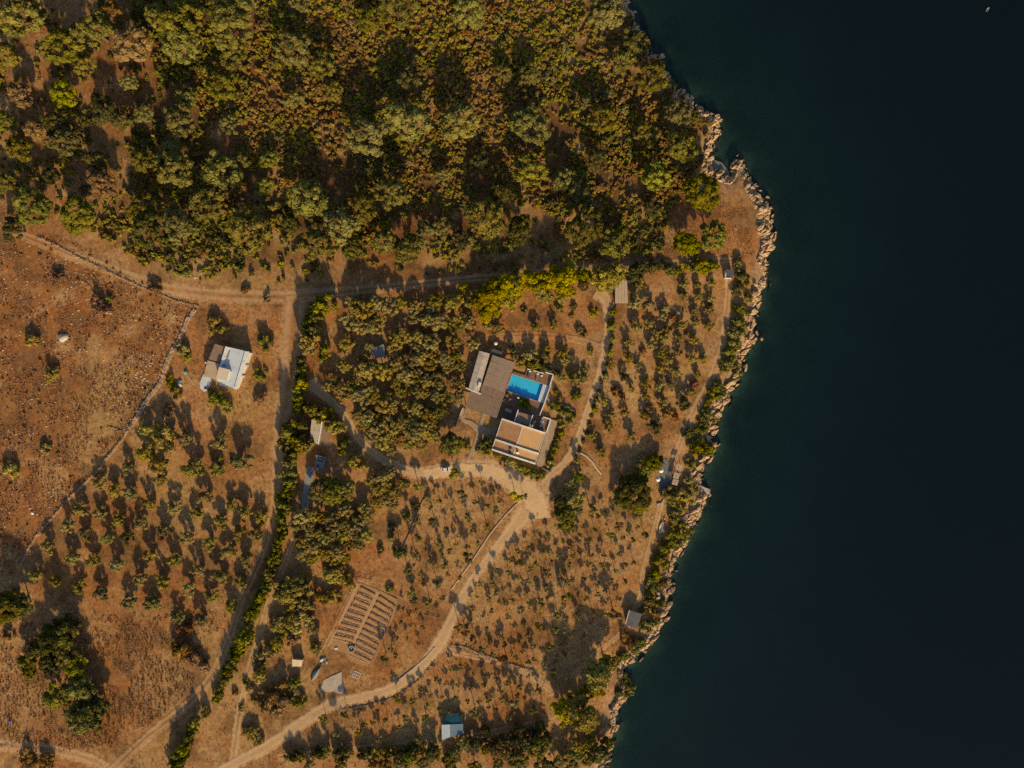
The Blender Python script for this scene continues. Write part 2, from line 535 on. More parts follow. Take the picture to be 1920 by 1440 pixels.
G = np.zeros(GX.shape + (3,)) + np.array((0.355, 0.226, 0.126))
G = lay(G, (0.305, 0.183, 0.095), Zw)
G = lay(G, (0.340, 0.212, 0.113), Zs)
G = lay(G, (0.270, 0.140, 0.066), Zd)
G = lay(G, (0.350, 0.162, 0.076), Zr * 0.85)
G = lay(G, (0.112, 0.070, 0.038), Zf)  # leaf litter, darkened further to paint in the shade between shrubs
big = fbm(GX * 0.055, GY * 0.055, 31, 5)
med = fbm(GX * 0.17, GY * 0.17, 36, 4)
G = lay(G, (0.290, 0.140, 0.062), np.clip((big - 0.54) * 5, 0, 0.75))
G = lay(G, (0.360, 0.245, 0.125), np.clip((0.44 - big) * 6, 0, 0.75))
G = lay(G, (0.175, 0.105, 0.058), np.clip((med - 0.57) * 6, 0, 0.75))
G = lay(G, (0.400, 0.265, 0.150), np.clip((0.41 - med) * 6, 0, 0.7))
rows_ = np.sin((WX * 0.30 + WY * 0.95) * 2 * np.pi / 21.0 + 3 * med)
G = lay(G, (0.230, 0.130, 0.066), np.clip(rows_ - 0.45, 0, 1) * 0.5 * (1 - Zf) * (1 - Zd))
G = G * np.array((1.03, 0.97, 0.80))
coast = np.clip(1 - np.abs(GD - 1.5) / 3.0, 0, 1)
G = lay(G, (0.36, 0.25, 0.165), coast * 0.8)
bedn = fbm(GX * 0.12, GY * 0.12, 51, 4)
bed = lay(np.zeros(G.shape) + np.array((0.030, 0.045, 0.040)), (0.090, 0.115, 0.100), np.clip((bedn - 0.42) * 4, 0, 1))
G = np.where((GD < 0.2)[..., None], bed, G)

def ground_material(name, road=False, rc1=(0.45, 0.295, 0.158), rc2=(0.375, 0.235, 0.122)):
    m, nt, out = mat(name)
    b = N(nt, 'ShaderNodeBsdfPrincipled'); b.inputs['Roughness'].default_value = 0.95; b.inputs['Specular IOR Level'].default_value = 0.1
    v = geopos(nt)
    at = N(nt, 'ShaderNodeAttribute'); at.attribute_name = 'gcol'
    col = at.outputs['Color']
    n1 = noise(nt, v, 0.9, 6, 0.7)
    n2 = noise(nt, v, 2.2, 5, 0.65)
    n3 = noise(nt, v, 0.22, 4, 0.6)
    col = mixc(nt, col, mixc(nt, col, (0.62, 0.55, 0.50), 1.0, 'MULTIPLY'), ramp(nt, n1, 0.42, 0.66))
    col = mixc(nt, col, mixc(nt, col, (0.70, 0.62, 0.58), 1.0, 'MULTIPLY'), ramp(nt, n2, 0.46, 0.74))
    col = mixc(nt, col, mixc(nt, col, (1.0, 0.88, 0.78), 1.0, 'MULTIPLY'), ramp(nt, n3, 0.45, 0.62))
    n4 = noise(nt, v, 1.7, 3, 0.6)
    col = mixc(nt, col, mixc(nt, col, (1.25, 1.3, 1.35), 1.0, 'MULTIPLY'), ramp(nt, n4, 0.56, 0.7))
    if road:
        av = N(nt, 'ShaderNodeAttribute'); av.attribute_name = 'across'
        a = mathn(nt, 'ABSOLUTE', av.outputs['Fac'])
        rc = mixc(nt, rc1, rc2, ramp(nt, n1, 0.35, 0.7))
        rut = mathn(nt, 'SUBTRACT', 1.0, mathn(nt, 'MULTIPLY', mathn(nt, 'ABSOLUTE', mathn(nt, 'SUBTRACT', a, 0.42)), 5.0), clamp=True)
        rc = mixc(nt, rc, (0.52, 0.36, 0.225), mathn(nt, 'MULTIPLY', rut, 0.55))
        rc = mixc(nt, rc, mixc(nt, rc, (0.72, 0.66, 0.6), 1.0, 'MULTIPLY'), ramp(nt, n2, 0.52, 0.75))
        e = mathn(nt, 'ADD', a, mathn(nt, 'MULTIPLY', mathn(nt, 'SUBTRACT', n1, 0.5), 1.3))
        wa = N(nt, 'ShaderNodeAttribute'); wa.attribute_name = 'worn'
        f = mathn(nt, 'MULTIPLY', mathn(nt, 'SUBTRACT', 1.0, ramp(nt, e, 0.55, 0.95)), wa.outputs['Fac'])
        mid = mathn(nt, 'MULTIPLY', mathn(nt, 'SUBTRACT', 1.0, ramp(nt, mathn(nt, 'ADD', a, mathn(nt, 'MULTIPLY', mathn(nt, 'SUBTRACT', n1, 0.5), 0.5)), 0.08, 0.26)), mathn(nt, 'SUBTRACT', 1.0, wa.outputs['Fac']))
        f = mathn(nt, 'MULTIPLY', f, mathn(nt, 'SUBTRACT', 1.0, mathn(nt, 'MULTIPLY', mid, 1.7), clamp=True))
        col = mixc(nt, col, rc, f)
    nt.links.new(col, b.inputs['Base Color'])
    bn = N(nt, 'ShaderNodeBump'); bn.inputs['Strength'].default_value = 0.2 if road else 0.45; bn.inputs['Distance'].default_value = 0.18
    nt.links.new(mathn(nt, 'ADD', noise(nt, v, 2.4, 6, 0.75), mathn(nt, 'MULTIPLY', n1, 0.8)), bn.inputs['Height'])
    nt.links.new(bn.outputs[0], b.inputs['Normal'])
    nt.links.new(b.outputs[0], out.inputs[0])
    return m
M['ground'] = ground_material('dry_earth')
M['road'] = ground_material('dirt_road_surface', True)
M['forecourt'] = ground_material('forecourt_surface', True, (0.53, 0.365, 0.205), (0.46, 0.31, 0.17))

def grid_faces(ny, nx):
    i = np.arange(ny * nx).reshape(ny, nx)
    return np.stack([i[:-1, :-1], i[:-1, 1:], i[1:, 1:], i[1:, :-1]], -1).reshape(-1, 4)
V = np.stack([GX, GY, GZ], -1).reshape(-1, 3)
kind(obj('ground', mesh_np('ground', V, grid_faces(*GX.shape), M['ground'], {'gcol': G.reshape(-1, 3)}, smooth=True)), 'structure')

# ------------------------------------------------------------------ the sea
def sea_material():
    m, nt, out = mat('sea_water')
    at = N(nt, 'ShaderNodeAttribute'); at.attribute_name = 'depth'
    dep = at.outputs['Fac']
    tr = mathn(nt, 'POWER', 2.718, mathn(nt, 'MULTIPLY', dep, -0.36))
    t = N(nt, 'ShaderNodeBsdfTransparent'); nt.links.new(mixc(nt, (0.10, 0.34, 0.30), (0.72, 0.90, 0.84), tr), t.inputs['Color'])
    d = N(nt, 'ShaderNodeBsdfDiffuse')
    shal = mathn(nt, 'POWER', 2.718, mathn(nt, 'MULTIPLY', dep, -0.17))
    v0 = geopos(nt)
    shal = mathn(nt, 'MULTIPLY', shal, mathn(nt, 'ADD', mathn(nt, 'MULTIPLY', noise(nt, v0, 0.07, 5, 0.65), 1.3), 0.35), clamp=True)
    nt.links.new(mixc(nt, (0.0019, 0.0054, 0.0080), (0.0066, 0.0225, 0.0250), shal), d.inputs['Color'])
    mx = N(nt, 'ShaderNodeMixShader'); nt.links.new(mathn(nt, 'SUBTRACT', 1.0, tr), mx.inputs[0])
    nt.links.new(t.outputs[0], mx.inputs[1]); nt.links.new(d.outputs[0], mx.inputs[2])
    g = N(nt, 'ShaderNodeBsdfGlossy'); g.inputs['Roughness'].default_value = 0.01
    v = geopos(nt)
    bn = N(nt, 'ShaderNodeBump'); bn.inputs['Strength'].default_value = 0.10; bn.inputs['Distance'].default_value = 0.10
    nt.links.new(mathn(nt, 'ADD', noise(nt, v, 1.1, 4, 0.6), mathn(nt, 'MULTIPLY', noise(nt, v, 0.16, 3, 0.5), 1.5)), bn.inputs['Height'])
    for x in (d, g):
        nt.links.new(bn.outputs[0], x.inputs['Normal'])
    m2 = N(nt, 'ShaderNodeMixShader'); m2.inputs[0].default_value = 0.025
    nt.links.new(mx.outputs[0], m2.inputs[1]); nt.links.new(g.outputs[0], m2.inputs[2])
    nt.links.new(m2.outputs[0], out.inputs[0])
    return m
sx = AX[AX > 20]
sxx, syy = np.meshgrid(sx[::2], AY[::2])
sdep = np.maximum(0.0, -bil(GZ0, sxx, syy))
kind(obj('sea', mesh_np('sea', np.stack([sxx, syy, 0 * sxx], -1).reshape(-1, 3), grid_faces(*sxx.shape), sea_material(), {'depth': sdep.ravel()}, smooth=True)), 'structure')

# ------------------------------------------------------------------ dirt roads and paths (draped on the ground)
def ribbon(name, line, width, worn=1.0, mtl=None, lift=0.045, ragged=0.22):
    """line in pixels, width in pixels (number or list along the line)"""
    w = width if isinstance(width, (list, tuple)) else [width] * len(line)
    pts = smooth_line([(p[0], p[1], q) for p, q in zip(line, w)], 5.0)
    c = np.array([PG(p[0], p[1])[:2] for p in pts]); wd = np.array([p[2] for p in pts]) * MPP * 0.5
    t = np.gradient(c, axis=0); t /= np.linalg.norm(t, axis=1)[:, None] + 1e-9
    nrm = np.stack([-t[:, 1], t[:, 0]], -1)
    a = np.linspace(-1, 1, 11)
    rag = 1 + (fbm(c[:, 0] * 0.5, c[:, 1] * 0.5, 77, 3) - 0.5) * ragged * 2
    X = c[:, None, 0] + nrm[:, None, 0] * a[None, :] * (wd * rag)[:, None]
    Y = c[:, None, 1] + nrm[:, None, 1] * a[None, :] * (wd * rag)[:, None]
    Z = bil(GZ0, X, Y) + lift
    Z[:, 0] -= lift * 1.6; Z[:, -1] -= lift * 1.6
    A = np.repeat(a[None, :], len(c), 0)
    gc = bil(G, X, Y).reshape(-1, 3)
    f = grid_faces(*X.shape)[:, ::-1]
    me = mesh_np(name, np.stack([X, Y, Z], -1).reshape(-1, 3), f, mtl or M['road'],
                 {'gcol': gc, 'across': A.ravel(), 'worn': np.full(A.size, worn)}, smooth=True)
    return kind(obj(name, me), 'structure')

ribbon('north_track', pts_of('-40,405 40,440 120,472 200,502 300,538 400,552 480,556 560,555 700,541 880,523 1000,512 1110,502 1230,495 1375,488'), [18, 20, 24, 26, 32, 34, 34, 32, 22, 20, 20, 20, 20, 18], 0.5)
ribbon('west_road', pts_of('556,556 548,640 542,720 526,800 519,880 514,950 490,1040 455,1120 432,1190 402,1260 352,1320 272,1385 215,1440 150,1500'), [62, 60, 52, 36, 26, 22, 20, 18, 20, 22, 22, 22, 24, 26], 0.5, lift=0.06)
ribbon('lower_track', pts_of('552,1010 524,1080 504,1130 484,1200 466,1260 450,1330 440,1400 432,1460'), [14, 16, 16, 18, 18, 18, 20, 20], 0.7)
ribbon('driveway', pts_of('582,712 592,728 612,745 640,772 665,812 692,842 732,868 780,886 832,880 884,874 935,882 985,908 1008,932'), [34, 28, 22, 20, 20, 20, 20, 28, 30, 34, 46, 66, 74], 1.0, lift=0.07)
ribbon('forecourt', pts_of('795,890 850,882 905,882 955,898 992,925 1010,952 1014,972'), [24, 32, 36, 50, 66, 58, 40], 1.0, M['forecourt'], lift=0.10)
ribbon('main_road', pts_of('1010,915 998,945 962,990 922,1040 884,1090 852,1150 828,1200 790,1250 742,1288 682,1307 620,1322 560,1360 500,1400 440,1432 380,1470'), [84, 72, 34, 26, 24, 26, 34, 26, 26, 26, 30, 30, 26, 28, 30], 1.0, lift=0.055)
ribbon('garden_track', pts_of('1012,925 1030,895 1058,868 1082,830 1102,770 1122,710 1135,655 1141,600 1136,562 1118,546'), [30, 24, 22, 22, 20, 20, 24, 22, 30, 40], 0.95, lift=0.085)
ribbon('cross_track', pts_of('870,636 940,630 1010,628 1080,636 1128,652'), [12, 14, 16, 16, 20], 0.3, lift=0.065)
ribbon('coast_path', pts_of('1368,505 1364,560 1355,640 1332,712 1302,770 1276,830 1256,880 1240,940 1225,1000 1206,1070 1200,1120 1172,1180 1112,1228 1072,1272'), [20, 18, 18, 20, 20, 18, 16, 12, 12, 12, 18, 14, 12, 12], 0.6)
ribbon('plot_path', pts_of('832,1215 872,1228 930,1240 985,1262 1040,1300'), [16, 14, 12, 14, 18], 0.7, lift=0.03)
ribbon('south_path', pts_of('520,1420 620,1408 740,1398 860,1385 960,1365 1050,1348'), 16, 0.5)
ribbon('corner_road', pts_of('-40,1395 40,1400 110,1408 180,1428 240,1470'), [28, 26, 26, 26, 26], 0.7)
ribbon('field_track', pts_of('40,600 100,565 150,540 200,520'), 16, 0.3)

# ------------------------------------------------------------------ the rocky shore
def rock_material():
    m, nt, out = mat('limestone')
    b = N(nt, 'ShaderNodeBsdfPrincipled'); b.inputs['Roughness'].default_value = 0.92; b.inputs['Specular IOR Level'].default_value = 0.15
    v = geopos(nt)
    n1 = noise(nt, v, 0.8, 6, 0.7); n2 = noise(nt, v, 3.5, 5, 0.7)
    col = mixc(nt, (0.50, 0.365, 0.235), (0.34, 0.215, 0.122), ramp(nt, n1, 0.4, 0.62))
    col = mixc(nt, col, (0.17, 0.105, 0.065), mathn(nt, 'MULTIPLY', ramp(nt, n2, 0.5, 0.72), 0.8))
    oi = N(nt, 'ShaderNodeObjectInfo')
    col = mixc(nt, col, mixc(nt, col, (0.66, 0.6, 0.56), 1.0, 'MULTIPLY'), oi.outputs['Random'])
    sz = N(nt, 'ShaderNodeSeparateXYZ'); nt.links.new(v, sz.inputs[0])
    wet = mathn(nt, 'SUBTRACT', 1.0, ramp(nt, mathn(nt, 'ADD', sz.outputs[2], mathn(nt, 'MULTIPLY', n1, 0.5)), 0.3, 0.6))
    col = mixc(nt, col, (0.045, 0.042, 0.032), wet)
    nt.links.new(col, b.inputs['Base Color'])
    bn = N(nt, 'ShaderNodeBump'); bn.inputs['Strength'].default_value = 0.8; bn.inputs['Distance'].default_value = 0.15
    nt.links.new(noise(nt, v, 2.2, 6, 0.75), bn.inputs['Height']); nt.links.new(bn.outputs[0], b.inputs['Normal'])
    nt.links.new(b.outputs[0], out.inputs[0])
    return m
M['rock'] = rock_material()

BANDW = [(-400, 2.0), (0, 1.6), (100, 1.6), (180, 2.0), (215, 3.0), (300, 3.2), (340, 3.2), (400, 5.0), (450, 5.2), (520, 4.2), (560, 3.6), (620, 3.0), (650, 2.4), (700, 3.0), (720, 3.6), (780, 3.6), (810, 3.2),
         (880, 3.6), (940, 6.0), (985, 4.6), (1010, 2.4), (1080, 2.0), (1100, 3.4), (1180, 4.2), (1210, 3.0), (1260, 2.2), (1330, 2.6), (1400, 1.6), (1500, 1.6)]
st = 0.24
rx, ry = np.meshgrid(np.arange(P(1100, 0)[0], P(1470, 0)[0], st), np.arange(P(0, 1500)[1], P(0, -60)[1], st))
d0 = bil(GD, rx, ry)
near = (d0 > -4) & (d0 < 9)
wv = np.interp(720 - ry / MPP, [b[0] for b in BANDW], [b[1] for b in BANDW])
wv = 0.62 * wv * (0.25 + 1.35 * fbm(rx * 0.16, ry * 0.16, 61, 3))
ax_ = rx * 0.83 + ry * 0.55; ay_ = -rx * 0.55 + ry * 0.83
f1, f2, cid = worley(ax_ / 2.6 + 0.5 * fbm(rx * 0.6, ry * 0.6, 71, 2), ay_ / 1.5, 5)
g1, g2, cid2 = worley(ax_ / 0.95 + 3, ay_ / 0.62, 8)
rel = 0.12 + 1.2 * cid ** 1.4 + 0.34 * cid2 + 0.5 * (fbm(rx * 0.5, ry * 0.5, 66, 3) - 0.5)
rel = rel * np.clip((f2 - f1) * 5, 0.25, 1) - 0.3 * np.clip(0.16 - (g2 - g1), 0, 0.16) / 0.16
inner = np.clip((wv - d0) / 0.9, -1, 1); outer = np.clip((d0 + 1.5 + 1.6 * (cid - 0.5)) / 1.0, -1, 1)
edge = np.minimum(inner, outer)
base = np.where(d0 > 0, bil(GZ0, rx, ry), np.maximum(bil(GZ0, rx, ry), -0.7))
rz_ = base + np.where(edge > 0, rel * np.minimum(1, edge + 0.25), -0.6 + edge)
keep = near & (edge > -0.75)
idx = -np.ones(rx.shape, int); idx[keep] = np.arange(keep.sum())
cells = keep[:-1, :-1] & keep[:-1, 1:] & keep[1:, 1:] & keep[1:, :-1]
F = np.stack([idx[:-1, :-1][cells], idx[:-1, 1:][cells], idx[1:, 1:][cells], idx[1:, :-1][cells]], -1)
kind(obj('rocky_shore', mesh_np('rocky_shore', np.stack([rx[keep], ry[keep], rz_[keep]], -1), F, M['rock'])), 'structure')

# pebble floor of the little cove
cv = [PG(*p)[:2] for p in pts_of('1322,302 1335,300 1352,306 1366,322 1370,334 1352,336 1336,328 1324,318')]
MB().prism(cv, -0.6, 0.10).build('cove_beach', simple('grey_pebbles', (0.17, 0.175, 0.14), (0.12, 0.13, 0.105), 3, 0.9, bump=0.5, bscale=9))
kind(bpy.data.objects['cove_beach'], 'structure')
# ------------------------------------------------------------------ plants: one set of crown and trunk meshes per kind
def ico(sub):
    t = (1 + 5 ** 0.5) / 2
    v = [(-1, t, 0), (1, t, 0), (-1, -t, 0), (1, -t, 0), (0, -1, t), (0, 1, t), (0, -1, -t), (0, 1, -t), (t, 0, -1), (t, 0, 1), (-t, 0, -1), (-t, 0, 1)]
    f = [(0, 11, 5), (0, 5, 1), (0, 1, 7), (0, 7, 10), (0, 10, 11), (1, 5, 9), (5, 11, 4), (11, 10, 2), (10, 7, 6), (7, 1, 8),
         (3, 9, 4), (3, 4, 2), (3, 2, 6), (3, 6, 8), (3, 8, 9), (4, 9, 5), (2, 4, 11), (6, 2, 10), (8, 6, 7), (9, 8, 1)]
    v = [np.array(p) / np.linalg.norm(p) for p in v]
    for _ in range(sub):
        c = {}; nf = []
        def mid(a, b):
            k = (min(a, b), max(a, b))
            if k not in c:
                p = v[a] + v[b]; v.append(p / np.linalg.norm(p)); c[k] = len(v) - 1
            return c[k]
        for a, b, d in f:
            x, y, z = mid(a, b), mid(b, d), mid(d, a)
            nf += [(a, x, z), (b, y, x), (d, z, y), (x, y, z)]
        f = nf
    return np.array(v), np.array(f)
ICO0 = ico(0); ICO1 = ico(1)

def crown_mesh(name, seed, m, n=30, rc=0.27, zc=1.1, flat=0.75, leaves=34, leaf=0.11, low=-0.35, shell=0.45, ragged=1.0, sub=1):
    """unit-radius crown: leaf clumps spread through an uneven dome, each a rough core wrapped in leaf-sized faces"""
    r = np.random.default_rng(seed)
    ph = r.uniform(0, 6.28, 4); am = r.uniform(0.06, 0.20, 4) * ragged
    Vs, Ts, Qs, Tt = [], [], [], []
    off = 0
    iv, if_ = ICO1 if sub else ICO0
    for k in range(n):
        u = r.uniform(low, 1.0) ** 1.0; a = r.uniform(0, 6.283)
        rad = (shell + (0.95 - shell) * r.uniform() ** 0.6)
        s = math.sqrt(max(0, 1 - u * u))
        out = 1 + sum(am[j] * math.sin((j + 2) * a + ph[j]) for j in range(4))
        c = np.array((rad * s * math.cos(a) * out, rad * s * math.sin(a) * out, zc + rad * u * flat))
        q = rc * r.uniform(0.65, 1.25)
        tint = np.clip(r.normal(0.5, 0.24), 0, 1)
        vv = iv * q * (1 + r.uniform(-0.2, 0.2, (len(iv), 1))) * np.array((1, 1, 0.8)) * 0.88 + c
        Vs.append(vv); Ts.append(if_ + off); off += len(vv); Tt.append(np.clip(tint + r.uniform(-.12, .12, len(vv)), 0, 1))
        m_ = int(leaves * (q / rc) ** 1.5)
        if m_:
            d = r.normal(size=(m_, 3)); d[:, 2] = np.abs(d[:, 2]) * 0.9 + d[:, 2] * 0.1; d /= np.linalg.norm(d, axis=1)[:, None]
            p = c + d * q * r.uniform(0.85, 1.25, (m_, 1)) * np.array((1, 1, 0.85))
            nn = d + r.normal(size=(m_, 3)) * 0.5; nn /= np.linalg.norm(nn, axis=1)[:, None]
            e1 = np.cross(nn, r.normal(size=(m_, 3))); e1 /= np.linalg.norm(e1, axis=1)[:, None]; e2 = np.cross(nn, e1)
            L = leaf * r.uniform(0.6, 1.5, (m_, 1))
            w = L * r.uniform(0.45, 0.9, (m_, 1))
            qv = np.stack([p - e1 * L, p + e2 * w, p + e1 * L, p - e2 * w], 1).reshape(-1, 3)
            Vs.append(qv); Qs.append(np.arange(4 * m_).reshape(-1, 4) + off); off += 4 * m_
            Tt.append(np.repeat(np.clip(tint + r.normal(0.06, 0.2, m_), 0, 1), 4))
    return mesh_np(name, np.concatenate(Vs), [np.concatenate(Ts)] + ([np.concatenate(Qs)] if Qs else []), m, {'tint': np.concatenate(Tt)})

def trunk_mesh(name, seed, zc, r0=0.09, limbs=5, reach=0.6):
    r = random.Random(seed)
    b = MB()
    lean = (r.uniform(-.12, .12), r.uniform(-.12, .12))
    top = (lean[0], lean[1], zc * 0.62)
    b.tube((0, 0, -0.15), (lean[0] * .4, lean[1] * .4, zc * 0.3), r0 * 1.25, r0 * 0.9, 7)
    b.tube((lean[0] * .4, lean[1] * .4, zc * 0.29), top, r0 * 0.9, r0 * 0.62, 7)
    for k in range(limbs):
        a = 6.283 * k / limbs + r.uniform(-.4, .4)
        q = (top[0] + reach * math.cos(a) * r.uniform(.6, 1), top[1] + reach * math.sin(a) * r.uniform(.6, 1), zc + r.uniform(-.15, .35))
        b.tube((top[0], top[1], top[2] - 0.04), q, r0 * 0.5, r0 * 0.12, 5)
    me = bpy.data.meshes.new(name); me.from_pydata(b.v, [], b.f); me.update(); me.materials.append(M['bark'])
    return me

class Crowns(dict):
    def __init__(s, base):
        s.base = base
    def __missing__(s, mm):
        out = []
        for b in s.base:
            c = b.copy(); c.materials.append(M[mm]); out.append(c)
        s[mm] = out
        return out
KIND = {}
def make_kind(k, mk, nvar, zc, seed, trunk=True, tr=0.09, **kw):
    KIND[k] = dict(zc=zc, trunks=[trunk_mesh('trunk', seed + 100 + i, zc, tr) for i in range(nvar)] if trunk else None,
                   crowns=Crowns([crown_mesh('crown', seed + i, None, zc=zc, **kw) for i in range(nvar)]))
make_kind('olive', ['olive', 'forest', 'brown'], 5, 1.15, 10, n=36, rc=0.25, flat=0.62, leaves=20, leaf=0.07, low=-0.2, shell=0.52, ragged=0.8)
make_kind('oak', ['forest', 'dark', 'green', 'brown'], 5, 1.05, 30, n=66, rc=0.205, flat=0.78, leaves=18, leaf=0.065, low=-0.2, shell=0.66, ragged=0.55)
make_kind('pine', ['pine', 'forest', 'green', 'dark'], 4, 1.75, 50, n=46, rc=0.24, flat=0.95, leaves=26, leaf=0.10, low=-0.5, tr=0.08)
make_kind('orchard', ['young', 'olive', 'dark', 'green', 'pine'], 6, 1.0, 70, n=24, rc=0.29, flat=0.85, leaves=20, leaf=0.11, low=-0.75, tr=0.08)
make_kind('sapling', ['young', 'dark', 'pine', 'brown', 'olive'], 5, 2.6, 90, n=9, rc=0.40, flat=0.8, leaves=14, leaf=0.2, low=-0.6, tr=0.10)
make_kind('bush', ['green', 'olive', 'forest', 'brown', 'dark', 'pine', 'red', 'straw', 'young'], 4, 0.30, 110, trunk=False, n=16, rc=0.34, flat=0.75, leaves=16, leaf=0.13, low=-0.1)

PLANTS = []   # zone, kind, material, px, py, radius px, words
def plants(zone, kd, mtl, text, r=None, o=(0, 0), sc=1.0, words=None, hs=1.0, grow=1.0):
    """text: 'x,y[,r][letter]' crown centres in the pixels of a crop at offset o, scale sc; a letter overrides the leaf colour"""
    L = {'Y': 'pine', 'G': 'green', 'D': 'dark', 'B': 'brown', 'R': 'red', 'O': 'olive', 'F': 'forest', 'S': 'straw', 'N': 'young'}
    for t in text.split():
        mm = mtl
        if t[-1] in L:
            mm = L[t[-1]]; t = t[:-1]
        p = [float(v) for v in t.split(',')]
        PLANTS.append([zone, kd, mm, o[0] + p[0] / sc, o[1] + p[1] / sc, (p[2] / sc if len(p) > 2 else r) * grow, hs])

plants('wood', 'oak', 'forest', '43,30,38 72,32,20 117,90,30 182,60,32 215,30,26B 250,85,34B 12,107,26 157,123,20 120,178,26G 40,180,22B 12,228,18G 108,235,24D 200,210,24D 233,228,18 270,213,18 '
    '67,245,20B 117,265,28 37,280,24 10,343,18G 63,388,34 147,403,32 30,430,22D 267,303,20 193,347,26B 328,320,34 320,287,24 267,390,28 387,382,30 417,323,34 337,422,30 280,433,30D 470,433,38 '
    '340,227,30 418,163,26 442,108,26 440,43,46 340,43,36 343,85,34 295,30,22 350,12,26 350,183,20 243,157,16 '
    '550,93,32 605,122,24 560,3,22 695,37,22 747,12,34 878,25,30 762,157,26 765,227,36 863,230,34 687,257,34 627,170,18 552,187,18 945,137,16 578,373,36 638,423,30 735,365,30 683,390,26 722,453,24 '
    '770,467,28 597,460,30 913,407,34 490,430,20 662,467,20D 497,350,18 827,427,18 795,427,16 973,230,20 '
    '1136,26,32 1189,82,26 1170,116,22 1222,146,28 1271,214,26 992,143,20 997,236,34 990,319,30 1057,337,22 1095,195,16 1279,277,28 1151,459,26G 1095,424,34D '
    '1222,390,16D 1084,362,24D 1132,225,24 975,431,26D 1303,221,13 1118,300,20D 1205,250,18 505,300,18 830,330,16 900,300,16D 940,360,22D 860,450,18D 700,320,18D 545,420,18D 430,235,18 455,300,16 180,300,18D 95,330,16D')
plants('point', 'oak', 'green', '1228,330,26 1316,360,32 1335,442,26 1286,457,23', hs=1.15)
plants('westorch', 'orchard', 'olive', '920,220 1080,290 1220,320N 1390,410 750,470 940,510 1110,570 1320,610 640,620 800,700 1000,740N 1190,730D 1390,900 450,830 670,920 860,950 1080,980N 330,1090 520,1140 740,1190N 950,1260N 1300,1110 1200,1330N 1400,1320N 1190,90N',
       12.3, (0, 860), 4.966)
plants('westorch', 'orchard', 'olive', '230,200,105 430,200,75 750,240,70 60,340,80 180,450,80 500,490,85N 740,480,75N 980,420,85N 200,600 330,850 620,760 540,910 770,990N 870,830 1000,890 1140,950 240,1070N 450,1130 660,1190 840,1270 940,1090 1100,1110 340,1340N 60,120,60 1340,760,60',
       12.3, (260, 780), 4.966)
plants('westorch', 'orchard', 'olive', '420,310 640,340N 850,440 1060,510 1250,560 1310,350 430,760N 660,870N 870,910N 770,620 970,680 1160,780N 520,550', 12.3, (200, 980), 4.966)
plants('upplot', 'sapling', 'young', '470,340 610,430 750,490 840,340 700,260,44 905,140 960,390 1095,320 1050,430,40 1250,280,46Y 630,60,52Y 400,540,44 540,630 670,690 950,600,38 860,770 460,770,36 580,850 760,920,46D 510,1000,34 370,960 200,880,40 430,1200,44 270,1090 175,1270,40 120,1050,40 '
       '350,1380,40 200,1370,34 490,1330 250,540,34 230,720,40 130,520,44 40,840,60D 240,190,44 330,300,30', 5.2, (740, 880), 5.538)
plants('upplot', 'sapling', 'young', '1080,190,44D 1160,90,34 1210,170,28D 330,90,44', 5, (540, 1200), 6)
plants('midplot', 'sapling', 'young', '245,480 430,510 510,170 670,240 840,270 470,340 630,390 780,455 290,310 150,500,40B 270,590 375,720,30 575,580 735,640 545,790 710,790 830,840 870,680 930,490,40O 945,290,34 880,790,30B 480,760 590,660 1000,130 1190,210,40 1110,370,40 1300,400 1080,520,34 1180,520 '
       '1220,580 1040,690,36 1180,750 1080,930,36 990,850 610,800,40B 300,620,34B 210,540,34B', 4.8, (830, 1080), 5.143)
plants('midplot', 'sapling', 'young', '220,400 150,550 340,420 485,490 300,590 450,620 240,700 690,350 800,390 660,430 750,480 640,490B 370,590 760,620 890,620 770,710 870,720 1090,720 1125,390 1160,480 650,610 950,430,34 380,700B 70,710,36 180,750 340,800,40B 540,870,46O 690,860 830,900 970,870B 1000,780 1180,700 '
       '1090,880 900,960 330,930 160,860,34 270,1050 170,1080 720,1050 500,1030 620,1200 780,1180,36B 910,1200 890,1310 990,1190,56B 760,180,44 900,220 650,190,34 1290,440,36 550,710 580,620B 1030,330,34B 60,580 50,840 110,60,30 1000,90B 820,250B 560,540B',
       4.8, (960, 920), 5.143)
plants('lowplot', 'sapling', 'young', '180,880 90,900 280,1080 450,1180,34 570,1200 680,1230,40 800,1170B 920,1110 310,1330,44 880,1310,36 520,1300 400,1060 150,1050 640,1370 630,1030 750,1070 870,1270 560,1110 720,1150', 5, (830, 1080), 5.143)
plants('lowplot', 'sapling', 'young', '560,1060,44 800,1040,40Y 440,1250,50 1320,890,34 1110,900,34 1540,870,40 1410,680,36 1030,1110,34 400,880,40G 640,840,40G 1230,670,40Y 1500,560,32 1460,1120 860,960,30 1250,990,30', 6, (540, 1200), 6)
